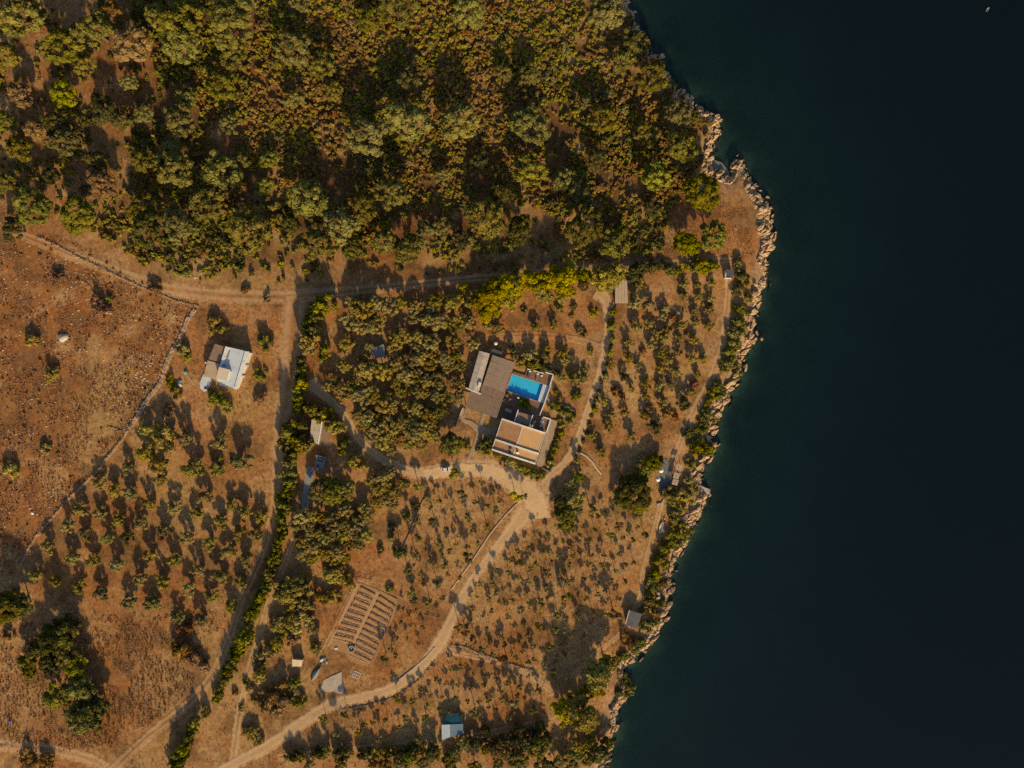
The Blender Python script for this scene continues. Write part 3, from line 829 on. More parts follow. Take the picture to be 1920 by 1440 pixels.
plants('eastorch', 'orchard', 'olive', '840,190,38 930,190,38 1030,190,34 840,270,40 940,270,38 1020,290,36 540,190,50O 510,310,62 600,330,50 710,360,44 910,370,40 1005,370,40 520,480,58 600,460,42 690,410,44O 820,460,44 1000,470,46 720,500,46O 920,450,36 460,580,38Y 800,560,38 905,570,36 700,560,46O 690,650,46 800,655,34 '
       '360,560,30Y 460,690,40Y 370,380,30Y 350,480,34Y 340,650,34Y 890,690,42O 960,700,40 690,760,48O 790,780,42 930,800,38 440,820,40D 580,860,46 750,870,42O 310,815,34 680,870,40O 890,920,40 285,980,44 580,950,36O 690,990,46 830,1000,62D 240,1040,32Y 340,1080,44 570,1080,40 440,1060,34 330,1150,46 '
       '220,1220,32Y 480,1220,44 640,1160,56D 280,1330,40Y 120,1370,44 650,1390,60D 540,1400,44 345,740,34Y 620,600,44 655,520,40 740,700,34 420,960,34B 530,740,34 480,900,30',
       11, (1050, 480), 3.6)
plants('eastorch', 'bush', 'brown', '905,860,38R 380,910,40 860,530,30 770,420,40 600,1040,44 720,1060,44 780,1090,36R 1010,340,30 560,640,30', 8, (1050, 480), 3.6)
plants('villagarden', 'orchard', 'olive', '560,1010,52D 770,1045,62 920,1070,56 1110,1020,56 1130,1110,50 940,1000,46 650,1130,54 790,1150,56G 900,1170,54D 1090,1280,60 410,760,62 300,740,54 110,690,62 820,750,50 1010,730,46 1260,1310,66 700,1050,44', 10, (860, 480), 5.647)
plants('villagarden', 'bush', 'young', '1400,1020,40Y 1420,610,46Y 1060,550,46 1220,550,40 700,580,34 1270,790,46O 1330,830,40B 1200,640,30 1620,700,40Y 1620,600,40Y 1610,780,40Y 1340,1200,40 1330,1290,44', 8, (860, 480), 5.647)
plants('pinehedge', 'pine', 'pine', '320,560,105 170,480,80 320,400,105 480,330,110 640,320,85 520,460,85 820,270,110 900,420,75 1080,230,125 1120,390,85 1160,130,75 1520,240,95 1670,170,90 1620,290,65 60,340,50', 18, (860, 480), 5.647, hs=0.75, grow=1.15)
plants('pinehedge', 'oak', 'dark', '1330,210,75G 1840,190,80 1320,310,60 1900,120,60', 13, (860, 480), 5.647)
plants('pinehedge', 'bush', 'green', '600,80,54D 490,110,54D 840,80,34Y 960,70,60 1040,75,34 900,60,34D 730,90,40D 780,110,30 680,70,36D', 12, (1050, 480), 3.6)
plants('grove', 'olive', 'olive', '290,230,70 390,280,90 500,240,70 630,260,80 720,230,60 260,390,70 360,440,70 480,440,80 450,330,60 540,400,50 870,250,60 830,370,55 840,300,50 1040,200,70F 1020,280,60 1200,240,80 960,380,60 1060,400,80 1230,420,80 1350,400,70 240,600,60 280,580,40 430,640,50 '
       '740,500,60 690,560,70 660,640,60 800,540,50 880,540,60 1000,580,80 870,620,50 1200,570,70 1150,590,40 1380,600,60 1010,690,60 840,750,70 920,720,70 980,790,60 700,780,60 560,850,80 410,820,80 480,790,60 380,740,40 220,790,60 760,870,70 620,800,50 1120,740,70 1220,720,60F 1160,800,60 1270,790,50F '
       '900,860,50 1060,900,50 1080,980,60 960,930,60 870,920,50 780,930,50 690,950,50 130,920,50 70,980,50 350,920,60 300,970,60F 420,970,50F 180,1010,60 230,1060,60 350,1060,70 450,1020,60 400,1110,60 500,1090,60 560,1150,70 620,1070,50 660,1140,60 730,1030,50F 890,1030,60 940,1040,50 1040,1060,60F 1130,1080,60 '
       '1200,940,50B 1260,960,50 340,1250,60 430,1260,60 510,1260,40 640,1190,50 790,1140,50 860,1180,60 920,1250,60 970,1170,50F 1050,1220,60F 1110,1190,50F 1030,1290,50F 420,1330,50 540,1380,60 450,1400,50 860,1350,60 940,1370,60 1010,1360,50 180,1340,60 1240,1080,60', 14, (600, 520), 4.8, hs=1.15)
plants('grove', 'olive', 'olive', '720,1130,58 790,1180,58 700,1080,50 860,1100,48 1000,1130,56 1060,1085,52 1130,1140,52 820,1060,50 920,1060,50 980,1050,50 1100,1010,50 900,1170,44B 640,1050,44 1040,1200,44 960,1210,44O 840,1230,40', 14, (500, 500), 3.6, hs=1.0)
plants('lowgrove', 'oak', 'forest', '400,300,95 540,330,105 660,310,100 500,230,80', 20, (520, 860), 5.143)
plants('lowgrove', 'olive', 'olive', '230,560,80 330,560,60 180,640,60 300,640,60 430,570,50 520,580,60 650,490,70 610,560,60 560,650,60 650,640,60 310,740,60 400,730,60 240,800,60 180,720,40 360,860,70 480,790,60 540,740,60 640,730,70 740,700,60 780,760,60 860,740,70 820,640,60 760,600,50 850,570,60 900,500,60 840,480,60 '
       '920,210,70 1010,180,70 980,280,70 1060,260,60 1080,130,60 960,420,60 1050,380,60 1140,340,60 1110,440,60 1200,240,60 590,900,70 440,900,60 230,920,60 330,960,60 560,980,50 660,960,50 780,840,60 690,830,50 470,940,50 210,1200,80F 120,1310,80 240,1260,50F 30,1260,40 260,1400,60 590,1090,50', 12, (520, 860), 5.143, hs=1.15)
plants('lowgrove', 'bush', 'olive', '930,110,40 1010,150,44 880,260,40 1030,120,34 900,340,36B 720,450,44 760,480,36 640,690,34 600,640,30G 680,800,30 560,880,34 500,740,30B 860,860,36B 920,760,40B 950,830,36B', 7, (340, 1150), 4.97)
plants('lowgrove', 'bush', 'green', '1240,260,34D 1340,460,44 1000,880,40D 1160,900,44D 1100,780,40O 1250,560,40 1100,650,40D 1080,1260,40', 8, (520, 860), 5.143)
plants('hedge', 'bush', 'green', '560,800,11 552,830,12 548,860,11 545,900,12 540,925,11 535,945,14F 530,968,11 530,990,9 527,1010,10 522,1030,10 512,1050,11 505,1075,12 500,1095,11 492,1115,12 480,1140,13 470,1160,13 462,1190,16 455,1203,12 445,1225,12 437,1245,11 425,1270,9 412,1297,8 405,1310,7 368,1350,11F 358,1375,10 346,1400,12 338,1420,13 330,1438,12 384,1335,9O', None, hs=2.2)
plants('hedge', 'bush', 'green', '390,250,60 330,320,60 300,380,50 310,480,70O 290,540,60O 400,585,50 240,650,40F 230,740,40 230,800,45Y 220,880,40 215,965,35 290,960,40 350,985,55 410,990,45Y 470,1080,55O 190,1090,70F 150,1120,50 230,1180,50 170,1190,40 230,1220,30 160,1310,50F 290,1190,45O 150,1400,50F 530,1160,35 515,1210,35 510,1250,30 620,1310,60O '
       '180,1260,40 110,1190,36F', None, (500, 500), 3.6, hs=2.3)
plants('lowgrove', 'bush', 'olive', '370,600,60 330,620,50 420,580,50 300,760,40 340,780,50 400,770,50 430,700,40 300,860,40 240,900,40 230,960,40 220,1010,36 360,720,40 450,780,34 380,830,34B 560,540,44 620,560,40 500,640,34 560,640,34 480,880,28G 380,1040,30G 400,1130,30G 290,1080,50B 330,1100,50B 250,1130,44B 300,1150,40B 170,1270,34 200,1300,34', None, (400, 860), 2.482, hs=1.1)
plants('southwood', 'bush', 'olive', '545,1418,9 565,1415,10 590,1412,9 610,1410,10G 632,1412,9 655,1409,10 676,1411,9B 700,1409,11 722,1408,10 745,1407,9B 768,1406,11G 790,1404,10 812,1402,10 640,1432,10 700,1434,9B 760,1430,11 580,1436,10 555,1414,11D 600,1411,11D 643,1410,12D 688,1409,12D 733,1407,12D 779,1404,12D 890,1392,12D 915,1390,12D 940,1386,12D 965,1382,12D 990,1376,12D 1015,1370,12D', None, hs=1.7)
plants('trackhedge', 'bush', 'dark', '1149,584,4.5 1149,600,5 1149,618,4.5F 1148,634,5 1146,650,5 1141,668,5F 1137,684,4.5 1133,700,5 1128,716,5 1123,732,4.5F 1118,748,5 1114,764,5 1110,780,4.5 1105,796,5F 1100,812,5 1094,828,5 1088,842,4.5', None, hs=0.9)
plants('shorebush', 'bush', 'forest', '1390,520,15D 1384,545,13D 1386,610,16 1372,624,14 1378,644,15 1367,663,14 1372,680,13 1361,686,13 1344,722,11G 1336,735,11G 1330,752,10G 1325,774,11 1317,785,11D 1294,811,12D 1311,810,11 1314,836,18G 1327,841,15 1300,833,13 1263,936,14 1267,957,13 1283,1003,15 1264,1005,14G 1244,1029,14 1235,1053,13G 1228,1077,13G '
       '1220,1098,13 1216,1122,14 1208,1174,12 1176,1202,16B 1190,1214,14 1388,580,12 1383,495,10 1256,1020,12 1250,925,13O 1272,925,14O 1288,935,13O 1262,972,12G 1208,1145,10D 1404,560,9 1398,585,9F 1380,700,10 1352,740,9 1340,785,9 1322,800,9 1296,870,10 1290,900,10O 1300,920,9O 1278,985,10 1272,1020,10 1250,1060,10 1244,1095,9 1240,1130,10 1225,1165,10 1203,1205,10 1230,1150,9B 1315,300,9 1305,280,10 1260,160,10 1235,120,9 1200,95,10 1180,40,10 1170,1230,10 1168,1275,12D 1160,1300,9D 1178,1290,14', None, hs=1.0)
plants('seatrees', 'oak', 'green', '1223,868,16 1207,882,15 1187,925,31D 1166,934,18 1204,945,17 1195,905,18D 1058,965,20 1076,942,19O 1063,985,13 1070,912,12O 1084,896,10 1050,945,15D', None, hs=0.72)
plants('seapines', 'pine', 'pine', '1122,1267,26 1136,1248,19 1058,1331,20 1090,1335,28 1082,1307,18 1100,1352,20 1114,1290,17 1062,1345,16', None, hs=0.9)
plants('southwood', 'oak', 'forest', '150,510,70 330,520,70 400,420,60 290,560,60 460,410,40 690,490,60B 780,510,60 870,560,70 1040,470,80 960,450,60 1110,420,60 1400,440,70O 1380,520,60 1500,440,60 1560,520,80 1480,560,60 1250,560,70O 1320,620,60 1200,620,60 900,610,60O 500,620,50G 60,600,50 590,310,40D 880,300,44D 1060,280,44D 1630,430,60D 600,480,40G '
       '-60,560,60 -140,600,60 -260,630,60B 300,640,50 700,600,50D 1080,600,60D', None, (780, 1300), 4.571)
plants('cornertrees', 'pine', 'forest', '60,300,95 150,290,75 20,350,70 470,500,85G 300,580,60 430,620,55 550,720,75G 200,680,55 210,760,50 430,920,85 360,940,50 620,1090,90 700,990,65D 560,1130,65 500,430,60D', None, (0, 1060), 3.788, hs=0.82)
plants('cornertrees', 'pine', 'dark', '100,1200,24 128,1228,20F 92,1245,20 150,1292,22F 120,1180,22 70,1215,16 165,1320,18 145,1340,20F 175,1350,16', None, hs=0.85)
plants('fieldbush', 'bush', 'straw', '186,575,17 205,560,8G 110,520,12B 290,540,12B 60,640,14O 100,700,14O 20,880,16O 85,840,10O 300,1010,6S 405,610,16O 420,617,11O 497,640,14G 487,704,12G 345,655,12O 487,750,12S 352,670,8Y 410,745,16G 425,760,13G 400,735,9G 330,735,11O 318,715,10G 318,770,12B 440,870,8B 345,1215,20B 365,1230,16B 350,1180,14B 385,1250,12S 30,1115,10B 15,1190,10B 8,1130,14 50,1425,18B 90,1430,16B '
       '40,255,9S 500,560,8B 460,545,8B 820,700,9B', None)
plants('villa', 'oak', 'green', '846,832,21', None)
plants('villa', 'bush', 'green', '910,830,11D 915,845,9 898,845,7Y 911,706,4.5 917,686,4 982,757,9 990,763,5Y 976,753,6 905,838,8 '
       '1048,765,9 1060,772,9 1036,760,8 1072,780,8G 1052,790,7 1053,800,7O 1046,825,8 1042,838,8 1037,850,7 1034,868,8Y 1030,862,7 1052,812,7 970,874,9O 980,878,10 990,884,9O 1000,886,9 960,868,8O 950,864,8 940,858,7O 945,868,7S 1008,892,8G 1018,892,7 930,854,6 876,838,6Y 1066,790,6 '
       '1042,735,6 1050,748,6O 1058,770,7G 1082,742,9 1075,705,9Y 1040,700,8 1028,690,8O 1005,685,8G 995,682,7G 1018,688,7 980,684,7', None, hs=1.2)

ZNAME = {  # zone: (thing name, category, words before, place, band px)
 'wood': ('woodland_tree', 'tree', 'rounded crown tree', 'the northern woodland', 62),
 'point': ('headland_tree', 'tree', 'bright green round tree', 'the headland', 40),
 'westorch': ('olive_tree', 'tree', 'olive tree', 'the west orchard', 30),
 'upplot': ('olive_sapling', 'sapling', 'young olive', 'the driveway plot', 30),
 'midplot': ('olive_sapling', 'sapling', 'young tree', 'the middle plot', 30),
 'lowplot': ('olive_sapling', 'sapling', 'young tree', 'the lowest plot', 30),
 'eastorch': ('orchard_tree', 'tree', 'orchard tree', 'the seaside orchard', 26),
 'villagarden': ('garden_tree', 'tree', 'garden tree', 'the garden above the pool', 30),
 'pinehedge': ('hedge_tree', 'tree', 'tree', 'the north track hedge', 40),
 'grove': ('grove_olive_tree', 'tree', 'old olive tree', 'the villa grove', 28),
 'trackhedge': ('trackside_bush', 'bush', 'low bush', 'the line beside the garden track', 9000),
 'lowgrove': ('lower_grove_tree', 'tree', 'grove tree', 'the lower grove', 30),
 'hedge': ('hedge_bush', 'bush', 'hedge bush', 'the west road hedge', 60),
 'shorebush': ('shore_bush', 'bush', 'shore bush', 'the coastal scrub', 60),
 'seatrees': ('seaside_tree', 'tree', 'leafy tree', 'the seaside terrace clump', 40),
 'seapines': ('seaside_pine', 'tree', 'yellow-green pine', 'the south shore clump', 40),
 'southwood': ('south_wood_tree', 'tree', 'tree', 'the bottom edge wood', 30),
 'cornertrees': ('corner_pine', 'tree', 'tall pine', 'the lower left clump', 50),
 'fieldbush': ('field_bush', 'bush', 'scattered bush', 'the western fields', 80),
 'villa': ('villa_shrub', 'shrub', 'shrub', 'the beds around the villa', 40),
}
GROUP = {'wood': 'woodland trees north of the track', 'point': 'trees on the headland', 'westorch': 'olive trees of the west orchard', 'upplot': 'saplings below the driveway',
         'midplot': 'saplings right of the main road', 'lowplot': 'saplings of the lowest plot', 'eastorch': 'trees of the seaside orchard', 'villagarden': 'trees above the pool',
         'pinehedge': 'hedge trees on the north track', 'grove': 'olives of the villa grove', 'lowgrove': 'trees of the lower grove', 'trackhedge': 'low bushes beside the garden track', 'hedge': 'bushes of the west hedge',
         'shorebush': 'bushes above the shore', 'seatrees': 'trees at the seaside terrace', 'seapines': 'pines above the south shore', 'southwood': 'trees along the bottom edge',
         'cornertrees': 'pines of the lower left clump', 'fieldbush': 'bushes of the western fields', 'villa': 'shrubs around the villa'}
CNAME = {'olive': 'grey-green', 'forest': 'olive-green', 'dark': 'dark green', 'pine': 'yellow-green', 'green': 'bright green', 'young': 'green', 'brown': 'dry brown', 'red': 'reddish', 'straw': 'straw-coloured'}

# gaps in the planted rows and in the hedges
rf = np.random.default_rng(88)
def fill_rows(zone, poly, sx_, sy_, lean):
    poly = pts_of(poly)
    for j in range(60):
        for i in range(60):
            x = poly[0][0] - 700 + i * sx_ + j * lean + rf.normal(0, 1.6); y = poly[0][1] - 500 + j * sy_ + i * 5 + rf.normal(0, 1.6)
            if not inpoly(np.array(x), np.array(y), poly):
                continue
            if any(q[0] == zone and math.hypot(q[3] - x, q[4] - y) < 15 for q in PLANTS):
                continue
            PLANTS.append([zone, 'sapling', 'young' if rf.uniform() < 0.8 else 'brown', x, y, rf.uniform(3.4, 4.8), 1.0])
fill_rows('upplot', '800,910 925,905 955,935 850,1110 790,1215 735,1210 750,1110 790,970', 21, 27, -7)
fill_rows('midplot', '1000,990 1140,965 1205,970 1185,1100 1110,1200 1040,1260 875,1195 880,1110', 21, 27, -7)
fill_rows('lowplot', '865,1240 1020,1290 1030,1335 880,1340 660,1385 630,1350 800,1280', 22, 26, -7)
for zone, reach in (('hedge', 30), ('pinehedge', 34)):
    L = [q for q in PLANTS if q[0] == zone]
    for a, b in zip(L[:-1], L[1:]):
        d = math.hypot(a[3] - b[3], a[4] - b[4])
        if 10 < d < reach:
            PLANTS.append([zone, 'bush' if zone == 'hedge' else a[1], b[2], (a[3] + b[3]) / 2 + rf.normal(0, 1.5), (a[4] + b[4]) / 2, (a[5] + b[5]) / 2 * 0.9, a[6]])

# drop doubles from overlapping lists
seen = []
KEEP = []
for p in PLANTS:
    lim = 8.5 if p[0] == 'westorch' else 3.2
    if any(q[0] == p[0] and math.hypot(q[3] - p[3], q[4] - p[4]) < lim for q in seen):
        continue
    seen.append(p); KEEP.append(p)
PLANTS = KEEP

def put_plant(name, kd, mtl, px, py, rpx, hs, i):
    if name == 'woodland_tree':
        rpx *= 0.96; hs *= 1.08
    K = KIND[kd]
    R = rpx * MPP * (0.76 if name == 'orchard_tree' else 1.0)
    var = i % len(K['crowns'][mtl])
    rz = RNG.uniform(0, 6.28)
    sx = RNG.uniform(0.92, 1.1)
    sz = R * hs * RNG.uniform(0.88, 1.12)
    up = K['zc'] * sz
    x, y, z = PP(px, py, up)
    me = K['crowns'][mtl][var]
    if K['trunks']:
        e = empty(name, (x, y, z - 0.03), rz, (R * sx, R / sx, sz))
        obj('trunk', K['trunks'][var], e); obj('crown', me, e)
        return e
    o = obj(name, me, None, (x, y, z - 0.05))
    o.rotation_euler = (0, 0, rz); o.scale = (R * sx, R / sx, sz)
    return o

byz = {}
for p in PLANTS:
    byz.setdefault(p[0], []).append(p)
ctr = 0
for z, L in byz.items():
    nm, cat, what, place, band = ZNAME[z]
    L.sort(key=lambda p: p[4])
    rows = []
    for p in L:
        if rows and p[4] - rows[-1][0][4] < band:
            rows[-1].append(p)
        else:
            rows.append([p])
    for ri, row in enumerate(rows):
        row.sort(key=(lambda p: p[4]) if z == 'trackhedge' else (lambda p: p[3]))
        for ci, p in enumerate(row):
            o = put_plant(nm, p[1], p[2], p[3], p[4], p[5], p[6], ctr)
            ctr += 1
            w = what
            c = CNAME[p[2]]
            if c.split()[0] in w:
                c = ''
            where = f'{ordw(ri + 1)} row down, {ordw(ci + 1)} from left' if len(rows) > 1 else f'{ordw(ci + 1)} from ' + ('the top' if z == 'trackhedge' else 'left')
            tag(o, ' '.join(f'{c} {w} in {place}, {where}'.split()), cat, GROUP[z])

# ------------------------------------------------------------------ maquis: the larger shrubs one by one, the rest as ground cover
TX = np.array([p[3] for p in PLANTS if p[0] == 'wood']); TY = np.array([p[4] for p in PLANTS if p[0] == 'wood']); TR = np.array([p[5] for p in PLANTS if p[0] == 'wood'])
def scatter(x0, x1, y0, y1, step, seed):
    r = np.random.default_rng(seed)
    gx, gy = np.meshgrid(np.arange(x0, x1, step), np.arange(y0, y1, step))
    gx = gx + r.uniform(-.5, .5, gx.shape) * step; gy = gy + r.uniform(-.5, .5, gy.shape) * step
    return gx.ravel(), gy.ravel(), r
VERGE = pts_of('230,470 430,495 560,515 880,505 1100,485 1100,494 1000,504 880,512 700,530 560,542 420,536 330,515 260,495')
sxp, syp, r = scatter(-160, 1340, -170, 530, 7.4, 3)
inn = inpoly(sxp, syp, FOREST) | inpoly(sxp, syp, VERGE)
dens = fbm(sxp / 70, syp / 70, 91, 3)
dens = dens + np.where(sxp < 250, -0.21, 0.0) + np.where(syp > 490, -0.06, 0.0) + np.where((sxp > 450) & (syp < 330), 0.14, 0)
xy = [P(a, b, 4) for a, b in zip(sxp, syp)]
wxs = np.array([a for a, b in xy]); wys = np.array([b for a, b in xy])
sdw = bil(GD, wxs, wys)
free = np.ones(len(sxp), bool)
for a, b, c in zip(TX, TY, TR):
    free &= np.hypot(sxp - a, syp - b) > c * 0.95
ok = inn & free & (sdw > 2.2) & (r.uniform(size=len(sxp)) < np.clip((dens - 0.27) * 3.2, 0.08, 0.92))
sxp, syp, wxs, wys = sxp[ok], syp[ok], wxs[ok], wys[ok]
rad = r.uniform(0.5, 1.15, len(sxp))
rad *= np.where(r.uniform(size=len(sxp)) < 0.12, 1.35, 1)
inframe = (sxp > 4) & (sxp < 1300) & (syp > 4)
order = np.argsort(-(rad * inframe))
bigs = order[:300]; rest = order[300:]
gtone = fbm(sxp / 90, syp / 90, 95, 2) + r.uniform(-.3, .3, len(sxp))
names = {'brown': ('rusty brown', ), 'gold': ('golden',), 'forest': ('olive-green',), 'dark': ('dark green',)}
def tone(i):
    t = gtone[i] + (0.22 if (sxp[i] < 420 or syp[i] > 380) else -0.05)
    return 'gold' if t < 0.42 else 'brown' if t < 0.49 else 'forest' if t < 0.84 else 'dark'
BUSH = KIND['bush']['crowns']
def rowed(items, band):
    """items (x, y, payload) -> (payload, row, place in row), rows from the top"""
    items = sorted(items, key=lambda t: t[1]); rows = []
    for t in items:
        if rows and t[1] - rows[-1][0][1] < band:
            rows[-1].append(t)
        else:
            rows.append([t])
    for a, row in enumerate(rows):
        for b, t in enumerate(sorted(row, key=lambda t: t[0])):
            yield t[2], a + 1, b + 1
cls = {}
for i in bigs:
    side = 'western' if sxp[i] < 430 else 'middle' if sxp[i] < 860 else 'eastern'
    cls.setdefault((tone(i), side), []).append((sxp[i], syp[i], i))
for (mm, side), L in cls.items():
    for i, a, b in rowed(L, 45):
        R = rad[i]
        o = obj('maquis_shrub', BUSH[mm][i % 4], None, (wxs[i], wys[i], gz(wxs[i], wys[i]) - 0.05))
        o.rotation_euler = (0, 0, r.uniform(0, 6.28)); o.scale = (R, R, R * r.uniform(0.8, 1.25))
        tag(o, f'{names[mm][0]} shrub in the {side} maquis, {ordw(a)} row down, {ordw(b)} from left', 'shrub', 'large shrubs of the northern maquis')

def cover(name, X, Y, R, mtl, seed, protos, hs=(0.7, 1.2), tint=None):
    """one joined carpet of low plants"""
    r = np.random.default_rng(seed)
    Z = bil(GZ0, X, Y)
    Vs, Fs, Ts = [], [], []; off = 0
    for k, (pv, pf, pt) in enumerate(protos):
        s = np.arange(len(X)) % len(protos) == k
        n = int(s.sum())
        if not n:
            continue
        a = r.uniform(0, 6.28, n); c, q = np.cos(a)[:, None], np.sin(a)[:, None]
        h = r.uniform(*hs, n)[:, None]
        vx = (pv[None, :, 0] * c - pv[None, :, 1] * q) * R[s][:, None] + X[s][:, None]
        vy = (pv[None, :, 0] * q + pv[None, :, 1] * c) * R[s][:, None] + Y[s][:, None]
        vz = pv[None, :, 2] * R[s][:, None] * h + Z[s][:, None] - 0.03
        Vs.append(np.stack([vx, vy, vz], -1).reshape(-1, 3))
        Fs.append((pf[None] + (np.arange(n) * len(pv))[:, None, None]).reshape(-1, pf.shape[1]) + off); off += n * len(pv)
        base = (tint[s] if tint is not None else r.uniform(0.1, 1.0, n))
        Ts.append(np.clip(base[:, None] + pt[None, :], 0, 1).ravel())
    return kind(obj(name, mesh_np(name, np.concatenate(Vs), Fs, mtl, {'tint': np.concatenate(Ts)})), 'stuff')

def shrub_proto(seed, n=7, rc=0.42):
    r = np.random.default_rng(seed); Vs, Fs, Ts = [], [], []; off = 0
    for k in range(n):
        a = r.uniform(0, 6.28); q = r.uniform(0.1, 0.7)
        c = np.array((q * math.cos(a), q * math.sin(a), r.uniform(0.25, 0.75)))
        v = ICO0[0] * rc * r.uniform(0.6, 1.2) * (1 + r.uniform(-.35, .35, (12, 1))) + c
        Vs.append(v); Fs.append(ICO0[1] + off); off += 12; Ts.append(np.full(12, r.uniform(-.25, .25)))
    return np.concatenate(Vs), np.concatenate(Fs), np.concatenate(Ts)
PROT = [shrub_proto(200 + i) for i in range(6)]
tn = np.array([tone(i) for i in rest])
for mm, nm, lab in (('gold', 'golden_maquis', 'golden dry maquis scrub covering the northern slope'), ('brown', 'brown_maquis', 'rusty brown maquis scrub covering the northern slope'),
                    ('forest', 'green_maquis', 'low green maquis scrub covering the northern slope'), ('dark', 'dark_maquis', 'dark green undergrowth below the northern woodland')):
    s = rest[tn == mm]
    if len(s):
        o = cover(nm, wxs[s], wys[s], rad[s] * 0.95, M[mm], 5, PROT, (0.8, 1.5))
        o['label'] = lab

# ------------------------------------------------------------------ dry grass tufts, weeds and field stones
def tuft_proto(seed, blades=7):
    r = np.random.default_rng(seed); V, F, T = [], [], []
    for k in range(blades):
        a = r.uniform(0, 6.28); b = a + r.uniform(1.2, 1.9)
        l = r.uniform(0.6, 1.1); h = r.uniform(0.5, 1.0)
        i = len(V)
        V += [(0.3 * math.cos(a - .9), 0.3 * math.sin(a - .9), 0), (0.3 * math.cos(a + .9), 0.3 * math.sin(a + .9), 0), (l * math.cos(a), l * math.sin(a), h)]
        F.append((i, i + 1, i + 2)); T += [r.uniform(-.2, .2)] * 3
    return np.array(V), np.array(F), np.array(T)
TUFT = [tuft_proto(300 + i) for i in range(6)]
def tufts(name, label, x0, x1, y0, y1, step, poly, mtl, seed, rmin, rmax, thr, excl=True):
    X, Y, r = scatter(x0, x1, y0, y1, step, seed)
    k = inpoly(X, Y, poly) if poly else np.ones(len(X), bool)
    k &= fbm(X / 26, Y / 26, seed + 3, 3) > thr
    W = np.array([P(a, b, 3.5) for a, b in zip(X, Y)])
    k &= bil(GD, W[:, 0], W[:, 1]) > 3
    for nm, rd in ROADS:
        k &= segdist(X, Y, rd) > nm
    for p in NOGROW:
        k &= ~inpoly(X, Y, p)
    X, Y = W[k, 0], W[k, 1]
    o = cover(name, X, Y, r.uniform(rmin, rmax, len(X)), mtl, seed, TUFT, (0.5, 1.3))
    o['label'] = label
ROADS = [(15, pts_of('40,440 120,472 200,502 300,538 400,552 560,555 880,523 1110,502 1375,488')), (16, pts_of('556,556 548,640 542,720 526,800 519,880 514,950 490,1040 455,1120 432,1190 402,1260 352,1320 272,1385')),
         (9, pts_of('592,728 612,745 640,772 665,812 692,842 732,868 780,886 832,880')), (30, pts_of('940,880 985,908 1008,932')), (12, pts_of('998,945 962,990 922,1040 884,1090 852,1150 828,1200 790,1250 742,1288 682,1307 620,1322 560,1360 500,1400 440,1432')),
         (10, pts_of('1030,895 1058,868 1082,830 1102,770 1122,710 1135,655 1141,600 1136,562')), (8, pts_of('1364,560 1355,640 1332,712 1302,770 1276,830 1256,880 1240,940 1225,1000 1206,1070 1200,1120 1172,1180 1112,1228'))]
NOGROW = [pts_of('862,760 893,650 970,672 1040,698 1012,776 1046,788 1012,888 915,850 880,862 868,810'), pts_of('378,735 400,640 470,655 450,735'), pts_of('618,1215 668,1088 745,1110 700,1260'), pts_of('598,1300 608,1270 640,1258 646,1300'), pts_of('578,785 625,785 620,850 612,890 560,940')]
tufts('dry_field_grass', 'dry brown grass tufts covering the stony western field', -60, 380, 400, 1120, 5.0, FIELD, M['straw'], 21, 0.25, 0.62, 0.43)
fx, fy, r_f = scatter(-40, 380, 430, 1100, 13, 71)
k_ = inpoly(fx, fy, FIELD) & (fbm(fx / 40, fy / 40, 72, 3) > 0.47) & (r_f.uniform(size=len(fx)) < 0.6)
fw = np.array([P(a, b, 4.5) for a, b in zip(fx[k_], fy[k_])])
for q_, mm_ in enumerate(('brown', 'straw')):
    fo = cover(('brown' if q_ == 0 else 'straw') + '_field_scrub', fw[q_::2, 0], fw[q_::2, 1], r_f.uniform(0.2, 0.55, len(fw[q_::2])), M[mm_], 74 + q_, PROT, (0.6, 1.2))
    fo['label'] = ('low brown' if q_ == 0 else 'pale straw') + ' scrub dotted over the stony western field'
tufts('straw_grass', 'pale straw grass on the open ground at lower left', -40, 450, 1120, 1460, 5.0, STRAW, M['straw'], 24, 0.25, 0.6, 0.45)
tufts('orchard_weeds', 'sparse dry weeds between the orchard trees', 0, 1380, 520, 1450, 10.5, None, M['straw'], 27, 0.16, 0.38, 0.47)
tufts('green_weeds', 'small green weeds scattered over the plots', 200, 1300, 560, 1440, 11, None, M['olive'], 33, 0.2, 0.5, 0.52)
tufts('headland_grass', 'dry russet grass on the headland', 1180, 1430, 330, 500, 5.0, pts_of('1190,430 1330,345 1400,370 1420,470 1390,500 1190,490'), M['straw'], 36, 0.2, 0.45, 0.35)
tufts('woodland_grass', 'dry grass on the clearings of the woodland', -60, 320, -60, 470, 6.5, FOREST, M['straw'], 39, 0.2, 0.5, 0.45)

